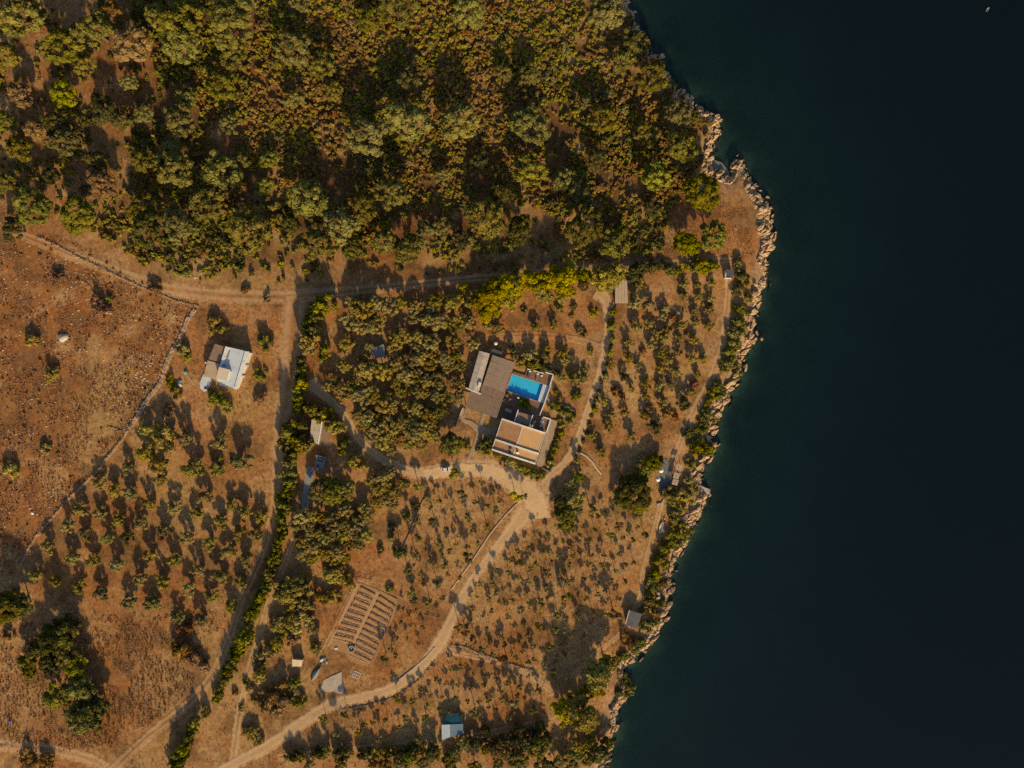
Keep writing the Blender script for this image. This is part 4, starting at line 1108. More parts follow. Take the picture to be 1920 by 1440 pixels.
def rock_proto(seed, sub=0):
    r = np.random.default_rng(seed)
    v, f = (ICO1 if sub else ICO0)
    v = v * np.array((1, r.uniform(.6, .9), r.uniform(.45, .8)))
    for _ in range(7):
        d = r.normal(size=3); d /= np.linalg.norm(d); c = r.uniform(0.35, 0.7)
        p = v @ d
        v = v - np.maximum(p - c, 0)[:, None] * d[None]
    v = v * (1 + r.uniform(-.07, .07, (len(v), 1)))
    return v, f
RP = [rock_proto(400 + i) for i in range(6)]
RP = [(v, f, np.zeros(len(v))) for v, f in RP]
def stones(name, label, poly, step, seed, rmin, rmax, thr):
    x0, x1 = min(p[0] for p in poly), max(p[0] for p in poly); y0, y1 = min(p[1] for p in poly), max(p[1] for p in poly)
    X, Y, r = scatter(x0, x1, y0, y1, step, seed)
    k = inpoly(X, Y, poly) & (fbm(X / 30, Y / 30, seed, 3) + r.uniform(-.1, .1, len(X)) > thr)
    W = np.array([P(a, b, 4) for a, b in zip(X[k], Y[k])])
    o = cover(name, W[:, 0], W[:, 1], r.uniform(0, 1, len(W)) ** 3 * (rmax - rmin) + rmin, M['stonewhite'], seed, RP, (0.7, 1.2))
    o['label'] = label
stones('field_stones', 'pale stones littering the western field', pts_of('0,470 110,450 360,575 330,650 240,800 100,980 0,1080'), 5.2, 45, 0.06, 0.40, 0.53)
stones('bank_stones', 'pale stones heaped on the bank above the north track', pts_of('285,480 330,482 385,500 380,525 340,520 290,500'), 3.4, 47, 0.12, 0.4, 0.40)
stones('heap_stones', 'white stones gathered in heaps in the western field', pts_of('95,505 150,510 145,530 100,530'), 3.0, 48, 0.1, 0.4, 0.35)
stones('rubble_stones', 'pale rubble around the pale bush in the western field', pts_of('165,560 210,560 215,590 175,598'), 3.0, 50, 0.1, 0.4, 0.35)
stones('slope_stones', 'white rubble spilling down the lower right of the field', pts_of('250,660 300,665 270,720 225,730 215,700'), 3.4, 51, 0.1, 0.45, 0.42)
stones('edge_stones', 'stones along the edge of the garden track', pts_of('1085,720 1110,690 1125,640 1118,620 1095,690 1075,730'), 3.4, 49, 0.08, 0.25, 0.40)

# ------------------------------------------------------------------ boulders along the shore
RM = [mesh_np('boulder', *rock_proto(500 + i, 1), M['rock']) for i in range(8)]
segs = [((80, 330), 'below the northern woodland'), ((330, 520), 'along the headland'), ((520, 700), 'below the seaside orchard'), ((700, 870), 'below the coast path bend'), ((870, 1010), 'around the swimming jetty'),
        ((1010, 1240), 'below the slate hut'), ((1240, 1440), 'below the southern pines')]
sp = np.array(smooth_line([p for p in SHORE_PX if -20 < p[1] < 1450], 1.0))
rr = np.random.default_rng(77)
bl = {}
for j in range(230):
    p = sp[rr.integers(0, len(sp))]
    x, y = P(p[0], p[1], 0.5)
    x += rr.normal(-0.3, 1.5); y += rr.normal(0, 0.8)
    d = float(bil(GD, x, y))
    if d < -2.6 or d > 5:
        continue
    R = rr.uniform(0.22, 0.6) if d < 0 else rr.uniform(0.3, 1.0)
    R *= 1.0 if rr.uniform() < 0.85 else 1.5
    z = max(gz(x, y), -0.35) + (0.25 * R if d < 0.3 else 0.45 * R + 0.2)
    o = obj('boulder', RM[j % 8], None, (x, y, z))
    o.rotation_euler = (rr.uniform(-.5, .5), rr.uniform(-.5, .5), rr.uniform(0, 6.28)); o.scale = (R, R, R)
    lab = next((l for (a, b), l in segs if a <= p[1] < b), 'at the northern tip')
    wet = 'in the water' if d < -0.3 else 'on the shore'
    bl.setdefault((wet, lab), []).append((-y, o))
for (wet, lab), L in bl.items():
    L.sort(key=lambda t: t[0])
    for k, (_, o) in enumerate(L):
        tag(o, f'pale limestone boulder {wet} {lab}, {ordw(k + 1)} from the top', 'boulder', 'limestone boulders of the shore')
# ------------------------------------------------------------------ buildings and built things
class Fr:
    """a thing built in its own axes: root Empty at a pixel seen at height up above the ground, turned by deg"""
    def __init__(s, name, px, py, up, deg, label, cat, group=None, z=None):
        x, y, g = PP(px, py, up)
        s.z = g if z is None else z
        s.x, s.y = P(px, py, s.z + up)
        s.a = math.radians(deg)
        s.root = tag(empty(name, (s.x, s.y, s.z), s.a), label, cat, group)
    def uv(s, px, py, up):
        x, y = P(px, py, s.z + up)
        dx, dy = x - s.x, y - s.y
        c, q = math.cos(-s.a), math.sin(-s.a)
        return (dx * c - dy * q, dx * q + dy * c)
    def poly(s, text, up):
        return [s.uv(a, b, up) for a, b in pts_of(text)]
    def part(s, name, b, m, parent=None, bevel=0.0):
        return b.build(name, m, parent or s.root, bevel=bevel)

def gable_pts(W, zr, ze, t):
    return [(0, ze), (t * W, zr), (W, ze)]

# ---- the villa
VZS = VZ + 0.35
f = Fr('villa', 921.5, 844.4, 3.2, -18.3, 'villa with roof halves toned as shaded and sunlit, split by white parapets', 'house', z=VZS - 0.35)
W, D, T = 12.55, 9.25, 0.48
ze, zr = 2.95, 3.65
vm = 0.34 * D
f.part('wall', MB().box(0.25, W - 0.25, 0.2, D - 0.2, -0.5, ze - 0.03), M['white'])
def slope(v0, v1, u0, u1, z0, z1, nm, m, n=1):
    b = MB()
    b.v += [(u0, v0, z0), (u1, v0, z1), (u1, v1, z1), (u0, v1, z0), (u0, v0, z0 - .18), (u1, v0, z1 - .18), (u1, v1, z1 - .18), (u0, v1, z0 - .18)]
    b.f += [[0, 1, 2, 3], [7, 6, 5, 4], [0, 4, 5, 1], [1, 5, 6, 2], [2, 6, 7, 3], [3, 7, 4, 0]]
    o = f.part(nm, b, m)
    return o
for v0, v1 in ((0.3, vm - 0.2), (vm + 0.2, D - 0.3)):
    s1 = slope(v0, v1, 0.12, T * W - 0.01, ze, zr, 'roof_slope', M['terracotta']); s1['label'] = 'roof slope facing the grove, shade toned into its colour'
    s2 = slope(v0, v1, W - 0.12, T * W + 0.01, ze - 0.05, zr, 'roof_slope', M['sunlit_roof_sand']); s2['label'] = 'roof slope facing the sea, sunlight toned into its colour'
    rd = f.part('ridge_cap', MB().box(T * W - 0.09, T * W + 0.09, v0 + .02, v1 - .02, zr - 0.05, zr + 0.06), M['white'])
for v, w in ((0.06, 0.46), (vm - 0.2, 0.42), (D - 0.42, 0.42)):
    b = MB()
    for (ua, za), (ub, zb) in (((-0.05, ze), (T * W, zr)), ((T * W, zr), (W + 0.05, ze - 0.05))):
        b.prism([(ua, v), (ub, v), (ub, v + w), (ua, v + w)], [za - 0.6, zb - 0.6, zb - 0.6, za - 0.6], [za + 0.38, zb + 0.38, zb + 0.38, za + 0.38])
    f.part('parapet', b, M['white'])
for u in (-0.02, W - 0.14):
    f.part('eave_edge', MB().box(u, u + 0.16, 0.5, D - 0.44, ze - 0.14, ze + 0.1), M['white'])
for a, b_ in ((954.5, 839.5), (957, 847)):
    pass
for px, py in ((956.5, 839.8), (955.2, 847.6)):
    u, v = f.uv(px, py, 3.6); zt = ze + (zr - ze) * u / (T * W)
    f.part('skylight', MB().box(u - .36, u + .36, v - .3, v + .3, zt - .2, zt + .14), M['glass'])
u, v = f.uv(971, 847.5, 3.7)
ds = MB().tube((u, v, 3.2), (u, v, 4.0), 0.04, 0.04, 6)
dish = f.part('satellite_dish', MB().tube((u, v - .02, 4.0), (u + .05, v - .25, 4.12), 0.12, 0.46, 12), M['paintwhite'])
ds.build('dish_pole', M['paintwhite'], dish)
u, v = f.uv(996.5, 798.5, 4.2)
ch = f.part('chimney', MB().box(u - .42, u + .42, v - .25, v + .3, 2.6, 4.1), M['white'])
MB().box(u - .3, u + .3, v - .14, v + .18, 4.1, 4.17).build('flue', M['rubber'], ch)
ax = f.poly('969.4,771.6 997.6,779.5 991.5,798 965.2,790.8', 3.4)
f.part('annex_wall', MB().prism(f.poly('968.4,772.5 996.8,780.5 991.5,798 965.2,790', 3.0), -0.4, 2.6), M['white'])
f.part('annex_roof', MB().prism(ax, [2.62, 2.62, 2.68, 2.68], [2.76, 2.76, 2.84, 2.84]), M['brownroof'])
for a in ('971.3,768 972.8,768.4 965.4,790.3 963.9,789.8', '998.3,778 999.8,778.6 992.6,799 991.2,798.4'):
    f.part('side_parapet', MB().prism(f.poly(a, 3.0), -0.3, 3.0), M['white'])
for u0 in (1.6, 4.3, 8.2, 10.4):
    wd = f.part('window', MB().box(u0, u0 + 0.9, 0.12, 0.22, 1.0, 2.2), M['darkwood'])
    MB().box(u0 + .08, u0 + .82, 0.10, 0.13, 1.08, 2.12).build('pane', M['glass'], wd)
dr = f.part('door', MB().box(W - 0.3, W - 0.2, 3.0, 4.1, -0.1, 2.1), M['darkwood'])
MB().box(W - 0.2, W - 0.16, 3.12, 3.2, 0.95, 1.05).build('handle', M['metalroof'], dr)

# ---- guest wing
f = Fr('guest_wing', 878, 729.5, 3.0, -16.0, 'long narrow guest wing with pale grey roof beside the brown pergola', 'house', z=VZ)
W, D = 3.0, 10.9
f.part('wall', MB().box(0.12, W - 0.12, 0.12, D - 0.12, -0.4, 2.9), M['white'])
NP = 9
for k in range(NP):
    v0 = D * k / NP; v1 = D * (k + 1) / NP - 0.015
    b = MB()
    zz = 2.92 + 0.03 * (k % 2)
    b.prism([(0, v0), (W * .5, v0), (W * .5, v1), (0, v1)], [zz, zz + .25, zz + .25, zz], [zz + .12, zz + .37, zz + .37, zz + .12])
    b.prism([(W * .5, v0), (W, v0), (W, v1), (W * .5, v1)], [zz + .25, zz + .05, zz + .05, zz + .25], [zz + .37, zz + .17, zz + .17, zz + .37])
    f.part('roof_sheet', b, M['metalroof'])
u, v = f.uv(899, 721, 3.6)
ch = f.part('chimney', MB().box(u - .38, u + .38, v - .75, v + .75, 2.6, 3.75), M['white'])
MB().box(u - .3, u + .3, v - .62, v + .62, 3.75, 3.8).build('chimney_cap', M['paintwhite'], ch)
f.part('end_wall', MB().prism(f.poly('873.5,726.3 902.2,737.8 901.4,740 873,728.8', 3.2), -0.3, 3.2), M['white'])
f.part('window', MB().box(W - 0.13, W - 0.07, 4.0, 5.0, 0.9, 2.1), M['glass'])

# ---- pergola
f = Fr('pergola', 871.8, 764, 2.9, -18.6, 'large brown reed-roofed pergola between pool and guest wing', 'pergola', z=VZ)
Wp = f.uv(930, 784.8, 2.9)[0]
Lp = f.uv(963, 678.5, 2.9)[1]
jog = f.uv(899, 737, 2.9)
u_up = jog[0]
v_lo = jog[1]
r = random.Random(4)
def reed_cols(u0, u1, v0, v1, nu, nv, m, nm='reed_panel'):
    for i in range(nu):
        for j in range(nv):
            a0 = u0 + (u1 - u0) * i / nu; a1 = u0 + (u1 - u0) * (i + 1) / nu - 0.05
            b0 = v0 + (v1 - v0) * j / nv; b1 = v0 + (v1 - v0) * (j + 1) / nv - 0.04
            z = 2.72 + r.uniform(-.03, .05)
            f.part(nm, MB().prism([(a0, b0), (a1, b0), (a1, b1), (a0, b1)], [z, z + r.uniform(-.02, .02), z + r.uniform(-.02, .02), z], [z + .06, z + .06 + r.uniform(-.02, .03), z + .06, z + .06]), m)
reed_cols(0, Wp, 0, v_lo, 6, 2, M['reed'])
reed_cols(u_up, Wp, v_lo, v_lo + 2.4, 4, 1, M['reed'])
reed_cols(u_up + .1, Wp, v_lo + 2.4, Lp, 3, 5, M['reed2'])
for v in np.linspace(0.2, Lp - 0.2, 7):
    u0 = 0.1 if v < v_lo else u_up + .1
    f.part('beam', MB().box(u0, Wp - .05, v - .07, v + .07, 2.54, 2.68), M['darkwood'])
for u, v in ((0.2, 0.2), (Wp / 2, 0.2), (Wp - .2, 0.2), (Wp - .2, Lp * .33), (Wp - .2, Lp * .66), (Wp - .2, Lp - .2), (u_up + .3, Lp - .2), (0.2, v_lo - .2)):
    f.part('post', MB().box(u - .09, u + .09, v - .09, v + .09, -0.4, 2.54), M['darkwood'])
f.part('fascia', MB().box(Wp - .03, Wp + .07, 0.0, Lp * .62, 2.6, 2.86), M['wood'])

# ---- terrace slabs, pool
def slab(name, text, z0, z1, m, label, cat):
    pts = [P(a, b, z1) for a, b in pts_of(text)]
    c = np.mean(pts, axis=0)
    o = MB().prism(pts, z0, z1).build(name, m, None, off=(c[0], c[1], z1), loc=(c[0], c[1], z1))
    return kind(o, 'structure')
zs = VZS
slab('pool_terrace', '950,732.5 1007.6,752.3 1020,756.3 1012.5,778 1003,806 941,786 930,785', VZ - 1, zs, M['deck'], '', '')
slab('sun_deck', '988.5,692.5 1038,702 1030.8,723.6 1018,720.2 960,701.4 962.8,696.5 984.5,703.5', VZ - 1, zs + 0.004, M['deck'], '', '')
slab('pergola_floor', '963,678.5 960,701.4 950,732.4 929.5,785 871.5,764 878,736 899.5,736 921,665', VZ - 1, zs - 0.1, M['paving'], '', '')
slab('side_terrace', '1024.5,811 1032.5,786 1045,789 1038,820 1017,877 1004.8,872.2', VZ - 1, VZ + 0.22, M['paving'], '', '')
slab('corner_patio', '1000,798.5 1004,781 1012,779 1033,786 1024.2,811', VZ - 1, VZ + 0.30, M['deck'], '', '')

def pool_water():
    m, nt, out = mat('pool_water')
    t = N(nt, 'ShaderNodeBsdfTransparent'); t.inputs['Color'].default_value = (0.90, 0.98, 1.0, 1)
    g = N(nt, 'ShaderNodeBsdfGlossy'); g.inputs['Roughness'].default_value = 0.04
    bn = N(nt, 'ShaderNodeBump'); bn.inputs['Strength'].default_value = 0.15; bn.inputs['Distance'].default_value = 0.05
    nt.links.new(noise(nt, geopos(nt), 2.5, 3, 0.5), bn.inputs['Height'])
    nt.links.new(bn.outputs[0], g.inputs['Normal'])
    mx = N(nt, 'ShaderNodeMixShader'); mx.inputs[0].default_value = 0.03; nt.links.new(t.outputs[0], mx.inputs[1]); nt.links.new(g.outputs[0], mx.inputs[2])
    nt.links.new(mx.outputs[0], out.inputs[0])
    return m
f = Fr('swimming_pool', 950.0, 732.4, 0.35, -17.9, 'rectangular blue swimming pool with white shelf at its sea end', 'swimming pool', z=VZ)
pl = f.poly('950.0,732.4 1008,752.2 1018,720.2 960,701.4', 0.35)
zt, zb = 0.36, -0.45
b = MB()
b.poly([(u, v, zb) for u, v in pl])
for i in range(4):
    (u0, v0), (u1, v1) = pl[i], pl[(i + 1) % 4]
    b.poly([(u0, v0, zb), (u0, v0, zt), (u1, v1, zt), (u1, v1, zb)])
f.part('basin', b, M['poolwall'])
f.part('water', MB().poly([(u, v, 0.24) for u, v in pl]), pool_water())
f.part('shelf', MB().prism(f.poly('1018.2,720.2 1030.8,723.6 1020,756.3 1008.2,752.3', 0.35), -0.8, 0.375), M['whiteroof'])
def edge(p, q, w, h, nm, m, z0=0.3):
    (a, b_), (c, d) = f.uv(*p, z0 + h), f.uv(*q, z0 + h)
    return f.part(nm, MB().bar((a, b_, z0), (c, d, z0), w, h), m)
edge((959.5, 700.6), (1018, 719.5), 0.3, 0.09, 'coping', M['paving'])
edge((949.8, 733.2), (1008, 753), 0.3, 0.09, 'coping', M['paving'])
edge((959.6, 701.4), (949.6, 732.4), 0.3, 0.08, 'coping', M['paving'])

# ---- white terrace walls
def wall(name, text, h, w, m, label, cat='wall', group=None, base=None, cap=False):
    pts = pts_of(text)
    x0, y0, z0 = PP(*pts[0], h)
    root = tag(empty(name, (x0, y0, z0)), label, cat, group)
    for i, (p, q) in enumerate(zip(pts[:-1], pts[1:])):
        a = PP(*p, h); c = PP(*q, h)
        za = (base if base is not None else a[2]); zc_ = (base if base is not None else c[2])
        MB().bar((a[0] - x0, a[1] - y0, za - z0 - 0.3), (c[0] - x0, c[1] - y0, zc_ - z0 - 0.3), w - 0.004 * (i % 2), h + 0.3 - 0.003 * (i % 2)).build('wall_run', m, root)
    return root
wall('terrace_wall', '988.5,691.8 1017.6,700', 0.8, 0.28, M['white'], 'thin white wall behind the loungers of the pool sun deck', base=zs)
wall('terrace_wall', '1018.8,694.6 1017.9,700.5', 0.9, 0.45, M['white'], 'short white pier joining the two deck walls', base=zs)
wall('terrace_wall', '1019.5,697 1037.6,702.4 1030.8,723.4', 0.95, 0.30, M['white'], 'white wall wrapping the outer corner of the sun deck', base=zs)
wall('terrace_wall', '1032,724 1020.3,757 1011.5,779.5', 0.8, 0.26, M['white'], 'white wall running down the sea side of the pool', base=zs)
wall('patio_wall', '1018.5,782 1032.6,786.4 1024.6,811', 0.9, 0.34, M['white'], 'white wall enclosing the corner patio of the villa', base=VZ)
wall('garden_wall', '868,764.6 860.5,784 854.2,802', 0.8, 0.26, M['creamroof'], 'thin pale garden wall left of the pergola')
wall('garden_wall', '868.5,765 873,768 870,781', 0.3, 0.2, M['paving'], 'low kerb wall at the upper left garden bed')
wall('retaining_wall', '1015.5,877.5 1032.5,885.5 1034,878', 0.5, 0.35, M['greyconc'], 'low grey retaining wall at the villa terrace corner')
wall('retaining_wall', '1030,750 1046,757 1066,764 1078,772', 0.5, 0.3, M['concrete'], 'low pale wall between the green beds right of the pool')
wall('retaining_wall', '1036,770 1056,778 1076,788', 0.25, 0.9, M['paving'], 'stepped stone wall leading from terrace to track')
wall('road_wall', '970,944 948,966 920,1000 900,1030 880,1060 862,1084 846,1106', 0.22, 0.3, M['stonewhite'], 'low stone wall along the left side of the main road')
wall('road_wall', '745,1278 775,1254 800,1232 815,1214', 0.22, 0.3, M['stonewhite'], 'low stone edging on the curve of the main road')
wall('plot_wall', '805,918 790,945 778,975 768,1000 757,1025', 0.35, 0.22, M['stonebrown'], 'thin pale boundary wall left of the driveway plot')
wall('coast_wall', '1232,946 1241,944 1247,934', 0.4, 0.4, M['concrete'], 'pale step wall below the seaside terrace')
wall('terrace_edge', '1085,848 1100,856 1112,868 1118,878 1128,890', 0.25, 0.5, M['stonewhite'], 'curved stone edging in the seaside orchard')

# ---- garden path of the villa
ribbon('garden_path', pts_of('880,862 886,846 891,832 896,818 899,806'), [12, 10, 9, 10, 14], 1.0, M['paving'], 0.12, 0.05)
ribbon('garden_path', pts_of('899,806 890,798 880,791 869,788 868,776 870,768'), [12, 11, 9, 8, 8, 8], 1.0, M['paving'], 0.135, 0.05)
ribbon('garden_path', pts_of('899,806 902,795 905,784 907,776'), [13, 9, 8, 8], 1.0, M['paving'], 0.15, 0.05)
ribbon('garden_path', pts_of('899,806 912,808 924,812 930,800'), [16, 14, 12, 10], 1.0, M['paving'], 0.11, 0.05)

# ---- furniture
def lounger(px, py, deg, z, cm, label, group='sun loungers by the pool'):
    x, y = P(px, py, z + 0.4)
    root = tag(empty('sun_lounger', (x, y, z), math.radians(deg)), label, 'sun lounger', group)
    MB().box(-.34, .34, -.98, .98, 0.22, 0.30).build('frame', M['darkwood'], root)
    for u in (-.28, .28):
        for v in (-.88, .88):
            MB().box(u - .035, u + .035, v - .035, v + .035, 0, .22).build('leg', M['darkwood'], root)
    MB().box(-.32, .32, -.96, .40, 0.305, 0.39).build('mattress', cm, root, bevel=0.03)
    MB().prism([(-.32, .41), (.32, .41), (.32, .97), (-.32, .97)], [.31, .31, .58, .58], [.40, .40, .68, .68]).build('backrest', cm, root)
    MB().prism([(-.25, .62), (.25, .62), (.25, .92), (-.25, .92)], [.52, .52, .67, .67], [.62, .62, .77, .77]).build('pillow', M['cushion'], root)
    return root
lounger(992, 701.5, -18, zs, M['purple'], 'mauve sun lounger with white pillow, left end of sun deck')
lounger(1007.4, 706.5, -10, zs, M['greycushion'], 'grey sun lounger with white pillow, middle of sun deck')
lounger(1016.8, 710, 12, zs, M['deck'], 'brown sun lounger beside the white pier of the sun deck')
lounger(970, 751, -20, zs, M['greycushion'], 'pale grey sun lounger on the shaded terrace below the pool')

def chair(x, y, z, deg, m, label, group):
    root = tag(empty('patio_chair', (x, y, z), math.radians(deg)), label, 'chair', group)
    MB().box(-.24, .24, -.24, .24, .42, .48).build('seat', m, root)
    MB().box(-.24, .24, .20, .26, .485, .92).build('backrest', m, root)
    for u in (-.2, .2):
        for v in (-.2, .2):
            MB().box(u - .03, u + .03, v - .03, v + .03, 0, .42).build('leg', M['darkwood'], root)
def table(px, py, z, deg, w, d, m, label):
    x, y = P(px, py, z + .75)
    root = tag(empty('patio_table', (x, y, z), math.radians(deg)), label, 'table')
    n = 5
    for k in range(n):
        v0 = -d / 2 + d * k / n
        MB().box(-w / 2, w / 2, v0, v0 + d / n - .03, .70, .75).build('slat', m, root)
    for u in (-w / 2 + .1, w / 2 - .1):
        for v in (-d / 2 + .1, d / 2 - .1):
            MB().box(u - .05, u + .05, v - .05, v + .05, 0, .70).build('leg', m, root)
    return x, y
x, y = table(953, 769.5, zs, -18, 1.9, 0.95, M['wood'], 'slatted dining table on the dark terrace by the pergola')
sides = ['upper left', 'lower left', 'upper right', 'lower right']
for k, (du, dv, a) in enumerate(((-.55, .75, 0), (-.55, -.75, 180), (.55, .75, 0), (.55, -.75, 180))):
    c, q = math.cos(math.radians(-18)), math.sin(math.radians(-18))
    chair(x + du * c - dv * q, y + du * q + dv * c, zs, -18 + a, M['greycushion'], f'dark dining chair at the {sides[k]} of the slatted terrace table', 'chairs at the terrace table')
for k, (px, py, m) in enumerate(((951, 742, M['deck']), (957, 750, M['brownroof']), (946, 752, M['paving']))):
    x, y = P(px, py, zs + .4)
    root = tag(empty('garden_armchair', (x, y, zs), k), ['brown armchair at the pool corner of the shaded terrace', 'dark brown armchair nearest the lounger on the shaded terrace', 'tan armchair by the pergola edge of the shaded terrace'][k], 'armchair', 'armchairs on the shaded terrace')
    MB().box(-.4, .4, -.4, .4, .12, .40).build('seat', m, root, bevel=.04)
    MB().box(-.4, .4, .28, .42, .405, .8).build('backrest', m, root, bevel=.04)
    for s in (-1, 1):
        MB().box(s * .33 - .07, s * .33 + .07, -.38, .27, .405, .6).build('armrest', m, root, bevel=.03)
        for v in (-.3, .3):
            MB().box(s * .3 - .03, s * .3 + .03, v - .03, v + .03, 0, .12).build('leg', M['darkwood'], root)
x, y = P(1016.5, 791.5, VZ + 1.0)
root = tag(empty('round_table', (x, y, VZ + .3)), 'small white round table on the corner patio', 'table')
MB().cyl(0, 0, .70, .75, .5, n=16).build('table_top', M['paintwhite'], root); MB().cyl(0, 0, 0.03, .70, .05, n=8).build('pedestal', M['darkwood'], root); MB().cyl(0, 0, 0, .03, .26, n=10).build('base', M['darkwood'], root)
for k, (du, dv) in enumerate(((0.1, .95), (-.3, -.95))):
    x2, y2 = x + du, y + dv
    chair(x2, y2, VZ + .3, 0 if k == 0 else 180, M['paintwhite'], ['white chair on the pool side of the round patio table', 'white chair on the villa side of the round patio table'][k], 'chairs of the corner patio')
x, y = P(1001, 794, VZ + .8)
root = tag(empty('wood_bench', (x, y, VZ + .3), math.radians(-18)), 'orange-brown wooden bench against the villa on the patio', 'bench')
MB().box(-.35, .35, -.9, .9, .4, .47).build('seat', M['sunlit_roof_sand'], root)
for v in (-.75, .75):
    MB().box(-.3, .3, v - .05, v + .05, 0, .4).build('leg', M['darkwood'], root)

# ---- pump house with round water lid
f = Fr('pump_house', 920, 662.5, 2.0, -18, 'dark blue-grey flat roofed pump house above the pergola', 'shed')
f.part('wall', MB().box(0.1, 2.9, 0.1, 1.3, -.4, 1.9), M['slate'])
f.part('roof', MB().box(0, 3.0, 0, 1.4, 1.9, 2.05), M['slatedark'])
f.part('door', MB().box(1.1, 1.9, 0.04, 0.1, -.1, 1.7), M['darkwood'])
x, y, z = PP(929.6, 643.5, 2.0)
root = tag(empty('round_tank', (x, y, z)), 'small round white tank beside the pump house', 'tank')
MB().cyl(0, 0, 0, 1.7, .5, n=14).build('drum', M['paintwhite'], root); MB().cyl(0, 0, 1.7, 1.9, .5, .2, n=14).build('lid', M['paintwhite'], root); MB().cyl(.12, .05, 1.9, 2.0, .1, n=8).build('cap', M['rubber'], root)

# ---- the white house
f = Fr('white_house', 440.5, 728.5, 3.2, -20, 'white flat roofed house with brown and beige terraces by the west road', 'house')
def q(text, up):
    return f.poly(text, up)
o4 = lambda t: ' '.join(f'{330 + a / 7.2:.2f},{580 + b / 7.2:.2f}' for a, b in pts_of(t))
f.part('wall', MB().prism(q(o4('672,505 975,585 795,1070 560,950 585,800'), 3.2), -.5, 2.98), M['white'])
f.part('roof_slab', MB().prism(q(o4('668,498 985,575 800,1080 545,960 582,780'), 3.2), 3.0, 3.2), M['whiteroof'])
for t in ('930,565 988,572 815,1085 785,1062', '668,498 725,515 610,790 582,780'):
    f.part('parapet', MB().prism(q(o4(t), 3.5), 3.21, 3.5), M['white'])
for t in ('885,735 935,745 928,772 875,765', '840,880 885,893 878,918 832,905'):
    f.part('buttress', MB().prism(q(o4(t), 2.8), -.3, 2.8), M['white'])
f.part('stair_room', MB().prism(q(o4('585,785 722,820 680,955 540,930'), 4.6), 3.21, 4.4), M['white'])
f.part('stair_roof', MB().prism(q(o4('580,778 727,815 684,962 534,936'), 4.6), 4.405, 4.55), M['creamroof'])
f.part('lower_roof', MB().prism(q(o4('525,465 667,508 592,722 440,672'), 2.8), -.4, 2.8), M['brownroof'])['label'] = 'brown upper terrace roof'
f.part('lower_roof', MB().prism(q(o4('428,690 588,732 535,955 372,898'), 2.6), -.4, 2.6), M['beigeroof'])['label'] = 'beige lower terrace roof'
f.part('awning', MB().prism(q(o4('560,965 640,990 790,1040 770,1068 590,1025'), 2.6), 2.5, 2.6), M['blue2'])
f.part('porch', MB().prism(q(o4('372,870 440,885 480,960 455,1050 385,1115 330,1075 318,1000 345,925'), .4), -.5, .4), M['whiteroof'])
f.part('porch_vent', MB().prism(q(o4('383,1050 412,1058 406,1080 377,1072'), .6), .41, .6), M['rubber'])
for t in ('700,560 728,560 700,660 675,662', '615,715 640,722 632,755 608,748', '645,745 668,750 662,770 640,765'):
    f.part('roof_hatch', MB().prism(q(o4(t), 3.3), 3.21, 3.32), M['slate'])
u, v = f.uv(330 + 740 / 7.2, 580 + 835 / 7.2, 3.6)
f.part('vent_pipe', MB().cyl(u, v, 3.2, 3.9, .12, n=8), M['greyconc'])
f.part('end_wall', MB().prism(q(o4('392,708 420,716 415,740 386,730'), 2.2), -.3, 2.2), M['white'])
f.part('window', MB().prism(q(o4('905,800 917,803 890,878 878,875'), 1.8), 1.0, 2.1), M['glass'])
for k, (a, b_, m, l) in enumerate(((126, 862, M['turquoise'], 'turquoise crate on the ground left of the white house'), (48, 985, M['paintwhite'], 'white crate with dark lid below the turquoise crate'), (50, 1020, M['cushion'], 'cream crate at the edge of the yard, lowest of three'))):
    x, y, z = PP(330 + a / 7.2, 580 + b_ / 7.2, .5)
    root = tag(empty('storage_crate', (x, y, z), .3 + k), l, 'crate', 'crates in the yard of the white house')
    MB().box(-.48, .48, -.32, .32, -.02, .42).build('box', m, root); MB().box(-.5, .5, -.34, .34, .425, .5).build('lid', m if k != 1 else M['blue2'], root)

# ---- the sheds
def shed(name, text, up, m, label, ridge=None, panels=3, wallm=None, cat='shed', fall=0.35, along=True):
    """four roof corners in pixels, first two the upper edge; the roof is laid in sheets"""
    c = pts_of(text)
    cx, cy = np.mean(c, axis=0)
    x, y, z = PP(cx, cy, up)
    root = tag(empty(name, (x, y, z)), label, cat)
    w = [tuple(np.array(P(a, b, z + up)) - (x, y)) for a, b in c]
    ins = [tuple(np.array(p) * 0.9) for p in w]
    MB().prism(ins, -.4, up - fall - .12).build('wall', wallm or M['white'], root)
    A, B, C_, D_ = [np.array(p) for p in w]      # A upper left, B upper right, C lower right, D lower left
    for k in range(panels):
        t0, t1 = k / panels, (k + 1) / panels - 0.012
        if along:
            a0, a1, b1, b0 = A + (B - A) * t0, A + (B - A) * t1, D_ + (C_ - D_) * t1, D_ + (C_ - D_) * t0
            h = [up] * 2 + [up - fall] * 2
        else:
            a0, a1, b1, b0 = A + (D_ - A) * t0, A + (D_ - A) * t1, B + (C_ - B) * t1, B + (C_ - B) * t0
            h = [up, up, up - fall, up - fall]
        h = [v + 0.015 * (k % 2) for v in h]
        MB().prism([tuple(a0), tuple(a1), tuple(b1), tuple(b0)], [v - .07 for v in h], h).build('roof_sheet', m, root)
    return root, w, (x, y, z)
r0, w0, _ = shed('tool_shed', '584.3,786.5 604,789.3 596,833 580,827', 2.6, M['metalroof'], 'grey sheet roofed tool shed beside the bend of the driveway', wallm=M['concrete'])
MB().bar((w0[1][0], w0[1][1], 2.3), (w0[2][0], w0[2][1], 2.0), .3, .45).build('gutter', M['white'], r0)
slab('shed_yard', '605,790 620,806 616,838 597,834', PG(608, 815)[2] - .6, PG(608, 815)[2] + .12, M['brownroof'], '', '')
